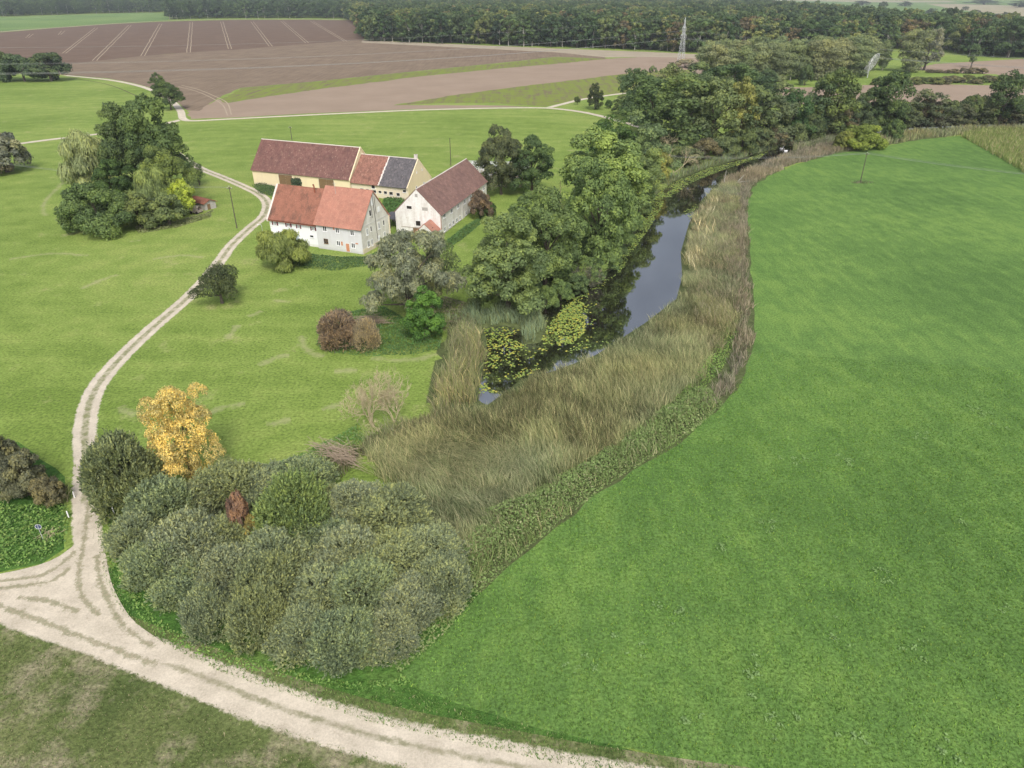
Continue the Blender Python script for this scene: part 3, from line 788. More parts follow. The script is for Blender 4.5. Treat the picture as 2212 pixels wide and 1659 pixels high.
# ------------------------------------------------------------------ buildings
def windowmesh(key, w_, h_, kind, cache={}):
    """frame (surround + bars) and pane meshes; outward is -Y, origin at the centre of the opening"""
    kk = (round(w_, 1), round(h_, 1), kind)
    if kk in cache: return cache[kk]
    w_, h_ = kk[0], kk[1]
    m = MB(); b_ = .13 if kind in ('wide', 'double', 'shut') else .07
    for (x0, x1, z0, z1) in [(-w_ / 2, -w_ / 2 + b_, -h_ / 2, h_ / 2), (w_ / 2 - b_, w_ / 2, -h_ / 2, h_ / 2), (-w_ / 2 + b_, w_ / 2 - b_, h_ / 2 - b_, h_ / 2), (-w_ / 2 + b_, w_ / 2 - b_, -h_ / 2, -h_ / 2 + b_)]:
        m.box(x0, x1, -.07, .0, z0, z1)
    if kind in ('double', 'shut', 'grid'):
        m.box(-.07, .07, -.06, .0, -h_ / 2 + b_, h_ / 2 - b_)
    if kind in ('grid', 'shut'):
        m.box(-w_ / 2 + b_, w_ / 2 - b_, -.055, -.0, -.03, .03)
    m.box(-w_ / 2 - .05, w_ / 2 + .05, -.14, .0, -h_ / 2 - .08, -h_ / 2)
    p = MB(); p.box(-w_ / 2 + b_, w_ / 2 - b_, -.02, .0, -h_ / 2 + b_, h_ / 2 - b_)
    s_ = MB(); sw = w_ * .42
    for x0 in (-w_ / 2 - sw, w_ / 2):
        s_.box(x0, x0 + sw, -.06, -.0, -h_ / 2, h_ / 2)
        for q in range(5):
            z = -h_ / 2 + h_ * (q + .5) / 5; s_.box(x0 + .05, x0 + sw - .05, -.075, -.06, z - .04, z + .04)
    fm = {'grid': M_BROWNWOOD, 'dark': M_SURROUND}.get(kind, M_FRAME)
    if kind == 'shut':
        s1 = MB(); s1.box(-w_ / 2 - sw, -w_ / 2, -.06, 0, -h_ / 2, h_ / 2)
        s2 = MB(); s2.box(w_ / 2, w_ / 2 + sw, -.06, 0, -h_ / 2, h_ / 2)
        for q in range(5):
            z = -h_ / 2 + h_ * (q + .5) / 5
            s1.box(-w_ / 2 - sw + .05, -w_ / 2 - .05, -.075, -.06, z - .04, z + .04); s2.box(w_ / 2 + .05, w_ / 2 + sw - .05, -.075, -.06, z - .04, z + .04)
        sh = [s1.mesh('shutter', M_SHUTTER), s2.mesh('shutter', M_SHUTTER)]
    else: sh = []
    r = (m.mesh('window', fm), p.mesh('pane', M_DARK if kind in ('dark', 'hole') else M_GLASS), sh)
    cache[kk] = r
    return r

class House:
    def __init__(s, name, ox, oy, ang, label, cat='house', group=None):
        s.r = bpy.data.objects.new(name, None); COL.objects.link(s.r)
        s.r.location = (ox, oy, 0); s.r.rotation_euler = (0, 0, ang)
        tag(s.r, label, cat, group)
    def walls(s, u0, u1, v0, v1, he, hr, mats, z0=-.3, vr=None, he2=None):
        vr = (v0 + v1) / 2 if vr is None else vr; he2 = he if he2 is None else he2
        A = [(u0, v0, z0), (u0, v0, he), (u0, vr, hr), (u0, v1, he2), (u0, v1, z0)]
        B = [(u1, y, z) for _, y, z in A]
        m = MB()
        m.add(A + B, [(0, 5, 6, 1), (4, 3, 8, 9), (1, 6, 7, 2), (3, 2, 7, 8), (0, 4, 9, 5)])
        m.mi = 1; m.add(A, [(0, 1, 2, 3, 4)])
        m.mi = 2; m.add(B, [(4, 3, 2, 1, 0)])
        return m.build('wall', mats, s.r)
    def slope(s, name, u0, u1, ve, ze, vr, zr, mat, course=.33, t=.085, lift=.10, curve=0.0):
        """tile courses from the eave (ve,ze) to the ridge (vr,zr)"""
        L = math.hypot(vr - ve, zr - ze); n = max(4, int(L / course))
        nv = np.array([-(zr - ze), 0.0]); m = MB()
        dy, dz = (vr - ve) / L, (zr - ze) / L
        ny_, nz_ = (-dz, dy) if vr > ve else (dz, -dy)
        nu = max(2, int((u1 - u0) / 1.0)); us = np.linspace(u0, u1, nu + 1)
        rg = np.random.default_rng(int(abs(u0 * 7 + ve * 3)) + 1)
        sag = lambda u, f: -.05 * math.sin(math.pi * (u - u0) / (u1 - u0)) * f + .015 * math.sin(u * 1.7 + f * 3)
        for i in range(n):
            f0, f1 = i / n, (i + 1) / n
            V = []; F = []
            for j, u in enumerate(us):
                e = rg.normal(0, .006)
                k0 = curve * (1 - f0) ** 4; k1 = curve * (1 - f1) ** 4
                a0 = lift + t + sag(u, f0) + e; a1 = lift + sag(u, f1); ab = lift + sag(u, f0) 
                y0, z0 = ve + (vr - ve) * f0, ze + (zr - ze) * f0 + k0
                y1, z1 = ve + (vr - ve) * f1, ze + (zr - ze) * f1 + k1
                V += [(u, y0 + ny_ * (ab - .03), z0 + nz_ * (ab - .03)), (u, y0 + ny_ * a0, z0 + nz_ * a0), (u, y1 + ny_ * a1, z1 + nz_ * a1)]
            for j in range(nu):
                a_ = j * 3; b_ = a_ + 3
                F += [(a_, b_, b_ + 1, a_ + 1), (a_ + 1, b_ + 1, b_ + 2, a_ + 2)]
            m.add(V, F)
        # underside and verges
        m.add([(u0, ve, ze), (u1, ve, ze), (u1, vr, zr), (u0, vr, zr), (u0, ve + ny_ * (lift + t), ze + nz_ * (lift + t)), (u1, ve + ny_ * (lift + t), ze + nz_ * (lift + t)), (u1, vr + ny_ * lift, zr + nz_ * lift), (u0, vr + ny_ * lift, zr + nz_ * lift)],
              [(0, 3, 2, 1), (0, 4, 7, 3), (1, 2, 6, 5), (0, 1, 5, 4)])
        return m.build(name, mat, s.r)
    def ridge(s, u0, u1, v, z, mat, rad=.14, name='ridge_tiles'):
        m = MB(); n = max(3, int((u1 - u0) / .4))
        for i in range(n):
            a_ = u0 + (u1 - u0) * i / n; b_ = u0 + (u1 - u0) * (i + 1) / n
            m.tube([(a_, v, z), (b_, v, z + .015)], [rad, rad * .88], 6)
        o = m.build(name, mat, s.r); o['kind'] = 'stuff'; return o
    def win(s, face, off, a0, z1, a1, z0, kind='double', name='window'):
        w_, h_ = abs(a1 - a0), abs(z1 - z0); c = (a0 + a1) / 2; zc = (z0 + z1) / 2
        sash = (kind == 'shut')
        fm, pm, sh = windowmesh('w', w_ / (1.84 if sash else 1), h_, kind)
        if face == 'f': loc, rot = (c, off, zc), 0
        elif face == 'r': loc, rot = (off, c, zc), R(90)
        else: loc, rot = (off, c, zc), R(-90)
        o = link(name, fm, s.r, loc, (0, 0, rot)); link('pane', pm, o)
        for q in sh: link('shutter', q, o)
        return o
    def panel(s, name, face, off, a0, z1, a1, z0, mat, t=.06, planks=0, frame=None):
        w_, h_ = abs(a1 - a0), abs(z1 - z0); c = (a0 + a1) / 2; zc = (z0 + z1) / 2
        m = MB()
        if planks:
            for i in range(planks):
                x0 = -w_ / 2 + w_ * i / planks; m.box(x0 + .01, x0 + w_ / planks - .01, -t - (.012 if i % 2 else 0), 0, -h_ / 2, h_ / 2)
        else: m.box(-w_ / 2, w_ / 2, -t, 0, -h_ / 2, h_ / 2)
        if face == 'f': loc, rot = (c, off, zc), 0
        elif face == 'r': loc, rot = (off, c, zc), R(90)
        else: loc, rot = (off, c, zc), R(-90)
        o = m.build(name, mat, s.r, loc, (0, 0, rot))
        if frame:
            f = MB(); b_ = .12
            for (x0, x1, z0_, z1_) in [(-w_ / 2 - b_, -w_ / 2, -h_ / 2, h_ / 2 + b_), (w_ / 2, w_ / 2 + b_, -h_ / 2, h_ / 2 + b_), (-w_ / 2, w_ / 2, h_ / 2, h_ / 2 + b_)]:
                f.box(x0, x1, -t - .03, 0, z0_, z1_)
            f.build('frame', frame, o)
        return o

ANG = -.38
# --- grey farmhouse with the orange roof
Hs = House('farmhouse', -47.1, 167.4, ANG, 'grey plastered farmhouse with bright orange tile roof and bare weathered gable')
Hs.walls(0, 12.64, 0, 12.44, 6.3, 13.55, [M_GREYWALL, M_GREYWALL, M_GABLE])
Hs.slope('roof', -.35, 12.95, -.45, 5.82, 6.22, 13.55, M_ROOF_ORANGE, .25)
Hs.slope('roof', -.35, 12.95, 12.89, 5.82, 6.22, 13.55, M_ROOF_ORANGE, .25)
Hs.ridge(-.35, 12.95, 6.22, 13.66, M_ROOF_ORANGE)
for a0, z1, a1, z0 in [(1.88, 5.78, 3.1, 4.44), (5.5, 5.74, 6.6, 4.44), (9.6, 5.61, 10.7, 4.3), (5.42, 2.59, 6.5, 1.3), (9.54, 2.53, 10.6, 1.25)]:
    Hs.win('f', 0, a0, z1, a1, z0, 'double')
Hs.win('f', 0, 1.83, 2.66, 3.0, 1.45, 'grid')['label'] = 'brown wooden window without white frame'
Hs.panel('door', 'f', 0, 8.0, 2.15, 8.95, .2, M_BRICK, .03, frame=M_SURROUND)['label'] = 'doorway bricked up with orange brick'
Hs.panel('brick_patch', 'f', 0, 6.66, 2.45, 7.15, 1.5, M_BRICK, .02)
Hs.panel('brick_patch', 'f', 0, 4.85, 5.74, 5.3, 5.1, M_BRICK, .02)
Hs.panel('brick_patch', 'f', 0, 10.75, 2.6, 11.5, 2.3, M_BRICK, .02)
for a0, z1, a1, z0 in [(2.06, 5.64, 2.95, 4.0), (7.39, 5.71, 8.33, 4.05), (2.04, 2.66, 3.13, 1.0), (3.7, 2.57, 4.6, .9), (9.59, 2.7, 10.5, .95)]:
    Hs.win('r', 12.64, a0, z1, a1, z0, 'double')
for a0, z1, a1, z0 in [(3.9, 5.7, 4.62, 4.4), (9.74, 5.6, 10.42, 4.3)]:
    Hs.win('r', 12.64, a0, z1, a1, z0, 'dark')
Hs.panel('door', 'r', 12.64, 6.95, 2.5, 7.95, .5, M_WHITE, .05)
Hs.panel('shutter', 'r', 12.64, 7.85, 9.4, 8.8, 8.1, M_WHITE, .06)
Hs.win('r', 12.64, 4.07, 9.5, 4.95, 8.0, 'dark')
Hs.panel('gable_board', 'r', 12.64, 5.1, 12.3, 6.3, 10.3, M_WHITE, .04)
Hs.panel('plinth', 'r', 12.64, .05, 1.2, 12.3, -.2, M_CREAM2, .05)
Hs.panel('plaster_band', 'r', 12.64, .02, 6.42, 12.42, 6.3, M_GREYWALL, .06)
m = MB(); m.tube([(12.75, 5.9, 12.7), (12.75, 6.4, 7.0), (12.75, 6.7, 1.9)], .06, 6); m.build('downpipe', M_POLE, Hs.r)
for s0, z0, z1 in ((4.95, 7.5, 12.0), (6.75, 8.0, 12.2)):
    m = MB(); m.tube([(12.72, s0, z1), (12.72, s0 + .25, z0)], .06, 5); m.build('beam', M_POLE, Hs.r)
m = MB(); m.box(12.66, 12.86, 12.42, 12.66, -.2, 6.3); m.build('corner_pilaster', M_CREAM2, Hs.r)
m = MB(); m.tube([(3.2, 5.0, 12.2), (3.2, 5.0, 15.0)], .035, 5); m.tube([(2.6, 5.0, 14.8), (3.8, 5.0, 14.8)], .025, 4); m.tube([(2.8, 5.0, 14.4), (3.6, 5.0, 14.4)], .02, 4)
m.build('aerial', M_METAL, Hs.r)
# --- white farmhouse
Hw = House('farmhouse', -47.1, 167.4, ANG, 'whitewashed farmhouse with dark red shutters under a mossy red roof')
Hw.walls(-14.2, -.02, .6, 11.2, 5.75, 12.75, [M_WHITEWALL] * 3)
Hw.slope('roof', -14.1, -.05, .1, 5.35, 5.9, 12.75, M_ROOF_RED, .25, curve=.25)
Hw.slope('roof', -14.1, -.05, 11.7, 5.35, 5.9, 12.75, M_ROOF_RED, .25, curve=.25)
Hw.ridge(-14.1, -.05, 5.9, 12.88, M_ROOF_RED)
m = MB()
for (ya, za, yb, zb_) in [(.1, 5.4, 5.9, 12.85), (11.7, 5.4, 5.9, 12.85)]:
    for q in range(14):
        f0 = q / 14; f1 = (q + .8) / 14
        y0, z0, y1, z1 = ya + (yb - ya) * f0, za + (zb_ - za) * f0, ya + (yb - ya) * f1, za + (zb_ - za) * f1
        m.add([(-14.6, y0, z0 - .3), (-14.1, y0, z0 - .3), (-14.1, y0, z0 + .28), (-14.6, y0, z0 + .28), (-14.6, y1, z1 - .3), (-14.1, y1, z1 - .3), (-14.1, y1, z1 + .28), (-14.6, y1, z1 + .28)], [(0, 1, 2, 3), (7, 6, 5, 4), (0, 4, 5, 1), (1, 5, 6, 2), (2, 6, 7, 3), (3, 7, 4, 0)])
m.build('parapet', M_MORTAR, Hw.r)
for a0, z1, a1, z0 in [(-13.47, 5.1, -11.7, 4.15), (-9.42, 5.1, -7.65, 4.15), (-6.35, 5.0, -4.8, 4.1), (-2.1, 4.95, -.5, 4.05), (-12.0, 2.78, -10.3, 1.69)]:
    Hw.win('f', .6, a0, z1, a1, z0, 'shut')
Hw.win('f', .6, -2.65, 2.92, -1.44, 2.2, 'wide')
Hw.panel('door', 'f', .6, -6.85, 2.6, -5.85, .5, M_BLUEDOOR, .05, frame=M_FRAME)
m = MB(); m.tube([(-2.9, 5.2, 12.0), (-2.95, 5.2, 13.4), (-3.15, 5.2, 14.0)], [.16, .16, .22], 8); m.build('flue', M_RUST, Hw.r)
for q in range(8):
    z = .4 + q * .62
    Hw.panel('quoin', 'f', .6, -14.18, z + .4, -14.18 + (.7 if q % 2 else .45), z, M_SURROUND, .03)
m = MB(); m.tube([(-14.1, .02, 5.42), (-.05, .02, 5.38)], .09, 6); m.build('gutter', M_RUST, Hw.r)
Hw.panel('plinth', 'f', .6, -14.15, .55, -.05, -.2, M_SURROUND, .04)

# --- long barn
Hb = House('barn', -83.65, 233.08, -.39, 'long cream barn with brown-red tiled roof and two brown plank gates', 'barn')
Hb.walls(0, 37.1, 0, 14.33, 4.6, 12.7, [M_CREAM] * 3)
Hb.slope('roof', -.3, 37.0, -.35, 4.32, 7.16, 12.7, M_ROOF_BARN, .36)
Hb.slope('roof', -.3, 37.0, 14.68, 4.32, 7.16, 12.7, M_ROOF_BARN, .36)
Hb.ridge(-.3, 37.0, 7.16, 12.82, M_MORTAR, .15)
m = MB()
for (ya, yb) in [(-.4, 7.16), (14.75, 7.16)]:
    m.add([(37.0, ya, 4.2), (37.35, ya, 4.2), (37.35, yb, 12.7), (37.0, yb, 12.7), (37.0, ya, 4.65), (37.35, ya, 4.65), (37.35, yb, 13.05), (37.0, yb, 13.05)], [(0, 1, 2, 3), (4, 5, 6, 7), (0, 1, 5, 4), (1, 2, 6, 5), (0, 4, 7, 3), (2, 3, 7, 6)])
m.build('parapet', M_CREAM, Hb.r)
for a0, a1 in ((10.41, 15.5), (25.65, 31.1)):
    Hb.panel('plaster_surround', 'f', 0, a0 - .25, 4.15, a1 + .25, -.1, M_CREAM2, .03)
    half_ = (a0 + a1) / 2
    for b0, b1 in ((a0, half_ - .03), (half_ + .03, a1)):
        d_ = Hb.panel('gate', 'f', -.035, b0, 3.98, b1, .1, M_BROWNWOOD, .08, planks=8)
        for zz in (-1.2, 1.2):
            m = MB(); m.box(-(b1 - b0) / 2, (b1 - b0) / 2, -.14, -.08, zz - .1, zz + .1); m.build('ledge', M_BROWNWOOD, d_)
Hb.panel('plinth', 'f', 0, .05, .5, 10.1, -.2, M_CREAM2, .04)
# --- east stable
He = House('stable', -83.65, 233.08, -.39, 'cream stable joined to the long barn, roof half red and half slate grey', 'stable')
He.walls(37.4, 57.25, 0, 14.27, 4.1, 10.8, [M_CREAM2, M_CREAM2, M_CREAM])
He.slope('roof', 37.4, 47.2, -.5, 3.72, 7.13, 10.8, M_ROOF_EAST, .36)['label'] = 'patchy red tile half of the roof'
He.slope('roof', 47.5, 57.0, -.5, 3.72, 7.13, 10.8, M_ROOF_GREY, .36)['label'] = 'slate grey half of the roof'
He.slope('roof', 37.4, 57.0, 14.77, 3.72, 7.13, 10.8, M_ROOF_EAST, .36)
He.ridge(37.4, 57.0, 7.13, 10.92, M_MORTAR, .13)
m = MB(); rg = np.random.default_rng(3)
for q in range(30):
    f0 = q / 30; f1 = (q + 1.1) / 30; y0, y1 = -.5 + 7.6 * f0, -.5 + 7.6 * f1; z0, z1 = 3.82 + 7.08 * f0, 3.82 + 7.08 * f1; dx = rg.uniform(-.12, .12); ww = rg.uniform(.12, .28)
    m.add([(47.35 + dx - ww, y0, z0), (47.35 + dx + ww, y0, z0), (47.35 + dx + ww, y1, z1), (47.35 + dx - ww, y1, z1), (47.35 + dx - ww, y0, z0 + .14), (47.35 + dx + ww, y0, z0 + .14), (47.35 + dx + ww, y1, z1 + .14), (47.35 + dx - ww, y1, z1 + .14)], [(0, 1, 5, 4), (1, 2, 6, 5), (4, 5, 6, 7), (0, 4, 7, 3), (3, 7, 6, 2)])
m.build('mortar_seam', M_MORTAR, He.r)
m = MB()
for (ya, yb) in [(-.5, 7.13), (14.8, 7.13)]:
    m.add([(57.0, ya, 3.6), (57.3, ya, 3.6), (57.3, yb, 10.8), (57.0, yb, 10.8), (57.0, ya, 4.0), (57.3, ya, 4.0), (57.3, yb, 11.05), (57.0, yb, 11.05)], [(0, 1, 2, 3), (4, 5, 6, 7), (0, 1, 5, 4), (1, 2, 6, 5), (0, 4, 7, 3), (2, 3, 7, 6)])
m.build('parapet', M_CREAM, He.r)
m = MB(); m.box(55.9, 56.7, 7.0, 7.8, 10.4, 12.0); m.box(55.85, 56.75, 6.95, 7.85, 12.0, 12.12); m.mi = 1; m.box(56.1, 56.5, 7.2, 7.6, 12.12, 12.16); m.build('chimney', [M_MORTAR, M_DARK], He.r)
for a0, z1, a1, z0, k_ in [(44.6, 3.72, 45.9, 2.62, 'hole'), (44.4, 2.3, 46.2, 1.36, 'hole'), (46.95, 2.3, 48.05, 1.45, 'dark'), (48.8, 2.3, 49.95, 1.4, 'dark'), (50.65, 2.28, 51.95, 1.3, 'dark'), (53.15, 2.2, 54.35, 1.2, 'dark'), (55.4, 3.3, 56.6, 2.5, 'hole'), (40.5, 2.4, 41.8, 1.5, 'dark'), (42.45, 2.35, 43.7, 1.5, 'dark')]:
    He.win('f', 0, a0, z1, a1, z0, k_)
for a0, z1, a1, z0 in [(4.5, 3.45, 5.3, 2.25), (9.25, 3.6, 10.0, 2.3)]:
    He.win('r', 57.25, a0, z1, a1, z0, 'wide')
for a0, z1, a1, z0 in [(5.45, 7.7, 5.85, 7.1), (8.8, 7.8, 9.2, 7.3)]:
    He.win('r', 57.25, a0, z1, a1, z0, 'hole')

# --- old mill
Hm = House('mill_building', -18.09, 177.19, 1.29, 'old white building with stained side wall and brown pantile roof', 'building')
Hm.walls(0, 37.9, 0, 12.37, 5.35, 11.4, [M_MILLSIDE, M_MILL, M_MILL])
Hm.slope('roof', -.05, 38.1, -.3, 5.15, 6.18, 11.4, M_ROOF_MILL, .38)
Hm.slope('roof', -.05, 38.1, 12.67, 5.15, 6.18, 11.4, M_ROOF_MILL, .38)
Hm.ridge(-.05, 38.1, 6.18, 11.52, M_MORTAR, .14)
for a0, z1, a1, z0 in [(2.0, 5.0, 3.6, 3.9), (7.17, 5.0, 8.65, 3.8), (12.24, 4.95, 13.8, 3.7), (17.4, 4.85, 18.95, 3.65), (22.5, 4.75, 24.2, 3.5), (28.4, 4.7, 30.1, 3.5), (34.4, 4.6, 36.0, 3.3),
                       (1.94, 1.7, 3.25, .5), (5.64, 1.6, 6.9, .5), (8.2, 1.6, 9.6, .45), (10.85, 1.5, 12.3, .4), (13.36, 1.5, 14.7, .3), (18.5, 1.4, 19.85, .3), (22.2, 1.4, 23.6, .3)]:
    Hm.win('f', 0, a0, z1, a1, z0, 'double')
Hm.panel('door', 'f', 0, 15.9, 1.9, 17.5, -.1, M_SURROUND, .05, frame=M_SURROUND)
for q, u_ in enumerate((16.9, 21.0, 25.6)):
    m = MB(); m.tube([(u_, -.12, 5.2), (u_, -.12, 0)], .06, 6); m.build('downpipe', M_GREYDOOR, Hm.r)
Hm.panel('brick_patch', 'f', 0, .05, 5.0, .45, 1.6, M_BRICK, .02)
for a0, z1, a1, z0, mt in [(5.85, 10.3, 6.6, 9.5, M_GREYDOOR), (3.3, 7.05, 4.85, 6.25, M_GREYDOOR)]:
    Hm.panel('shutter', 'l', 0, a0, z1, a1, z0, mt, .04, planks=5)
Hm.win('l', 0, 7.6, 7.17, 9.1, 6.3, 'dark')
Hm.win('l', 0, 5.45, 3.5, 6.85, 2.1, 'dark')
Hm.panel('gate', 'l', 0, 5.95, 1.5, 7.7, -.2, M_BROWNWOOD, .05, planks=6)
Hm.panel('timber_rail', 'l', 0, 5.8, 1.72, 10.9, 1.58, M_OLDPLANK, .1)
# annex
Hx = House('lean_to_porch', -18.09, 177.19, 1.29, 'small white gabled porch with bright orange roof against the old white building', 'porch')
Hx.walls(-4.2, -.1, .4, 5.0, 1.9, 4.05, [M_MILL] * 3)
Hx.slope('roof', -4.35, .9, .1, 1.72, 2.7, 4.05, M_ROOF_ORANGE, .3)
Hx.slope('roof', -4.35, -.1, 5.3, 1.72, 2.7, 4.05, M_ROOF_ORANGE, .3)
Hx.panel('skylight', 'f', 1.4, -3.1, 2.9, -2.4, 2.5, M_DARK, .3)
Hx.win('l', -4.2, 2.4, 2.75, 3.6, 1.7, 'dark')
# --- carport between the houses
Hc = House('carport', -34.6, 184.4, -.3, 'open carport with flat dark roof between the two houses', 'carport')
m = MB(); m.box(0, 5.2, 0, 6.5, 2.45, 2.65); m.build('roof', M_DARKROOF, Hc.r)
for px in (.2, 2.6, 5.0):
    for py in (.2, 6.3):
        m = MB(); m.box(px - .09, px + .09, py - .09, py + .09, -.1, 2.45); m.build('post', M_POLE, Hc.r)
m = MB(); m.box(0, 5.2, 6.35, 6.45, 0, 2.4); m.build('back_wall', M_OLDPLANK, Hc.r)
# --- roofless greenhouse frame behind the trees
Hg = House('ruined_hall', -15.5, 230.5, -.12, 'pale hall with bare white lattice roof frame behind the two trees', 'hall')
m = MB()
for u0, u1, v0, v1 in ((0, 20, 0, .3), (0, 20, 10.7, 11), (0, .3, .3, 10.7), (19.7, 20, .3, 10.7)): m.box(u0, u1, v0, v1, -.2, 3.0)
m.build('wall', M_CREAM2, Hg.r)
for q in range(11):
    u_ = q * 2.0; m = MB()
    m.tube([(u_, -.2, 2.95), (u_, 5.5, 6.6), (u_, 11.2, 2.95)], .13, 4); m.tube([(u_, 0, 3.0), (u_, 11, 3.0)], .09, 4); m.tube([(u_, 2.7, 3.0), (u_, 2.7, 4.7)], .08, 4); m.tube([(u_, 8.3, 3.0), (u_, 8.3, 4.7)], .08, 4)
    m.build('rafter', M_WHITE, Hg.r)
for sgn in (-1, 1):
    for q in range(8):
        f = q / 7; y = 5.5 + sgn * 5.6 * (1 - f); z = 3.05 + 3.65 * f; m = MB(); m.tube([(-.3, y, z), (20.3, y, z)], .10, 4); m.build('purlin', M_WHITE, Hg.r)
# --- shed in the trees and covered wagon
Hd = House('shed', -93.2, 205.3, -.62, 'small shed with patched red roof and grey end wall under the left trees', 'shed')
Hd.walls(0, 7.0, 0, 3.6, 1.9, 2.7, [M_GREYDOOR] * 3)
Hd.slope('roof', -.3, 7.4, -.4, 1.75, 1.8, 2.7, M_REDROOF, .4); Hd.slope('roof', -.3, 7.4, 4.0, 1.75, 1.8, 2.7, M_REDROOF, .4)
Hd.panel('door', 'r', 7.0, .8, 1.6, 1.8, 0, M_BROWNWOOD, .04, planks=4)
wg = bpy.data.objects.new('wagon', None); COL.objects.link(wg); wg.location = (-89.0, 198.6, 0); wg.rotation_euler = (0, 0, -.25)
tag(wg, 'old round-topped plank wagon with a red end beside the shed', 'wagon')
m = MB()
for q in range(11):
    a0 = math.pi * q / 11; a1 = math.pi * (q + .92) / 11
    m.add([(-1.3, math.cos(a0) * 1.1, .9 + math.sin(a0) * 1.2), (-1.3, math.cos(a1) * 1.1, .9 + math.sin(a1) * 1.2), (1.3, math.cos(a1) * 1.1, .9 + math.sin(a1) * 1.2), (1.3, math.cos(a0) * 1.1, .9 + math.sin(a0) * 1.2)], [(0, 1, 2, 3)])
m.box(-1.3, 1.3, -1.1, 1.1, .35, .9); m.build('plank_body', M_OLDPLANK, wg)
m = MB(); m.add([(-1.32, math.cos(math.pi * q / 10) * 1.05, .9 + math.sin(math.pi * q / 10) * 1.15) for q in range(11)] + [(-1.32, -1.05, .4), (-1.32, 1.05, .4)], [tuple(range(13))]); m.build('end_panel', M_REDPAINT, wg)
for x_ in (-.9, .9):
    for y_ in (-1.12, 1.12):
        m = MB(); m.tube([(x_, y_ - .06, .38), (x_, y_ + .06, .38)], .38, 12); m.build('wheel', M_DARK, wg)

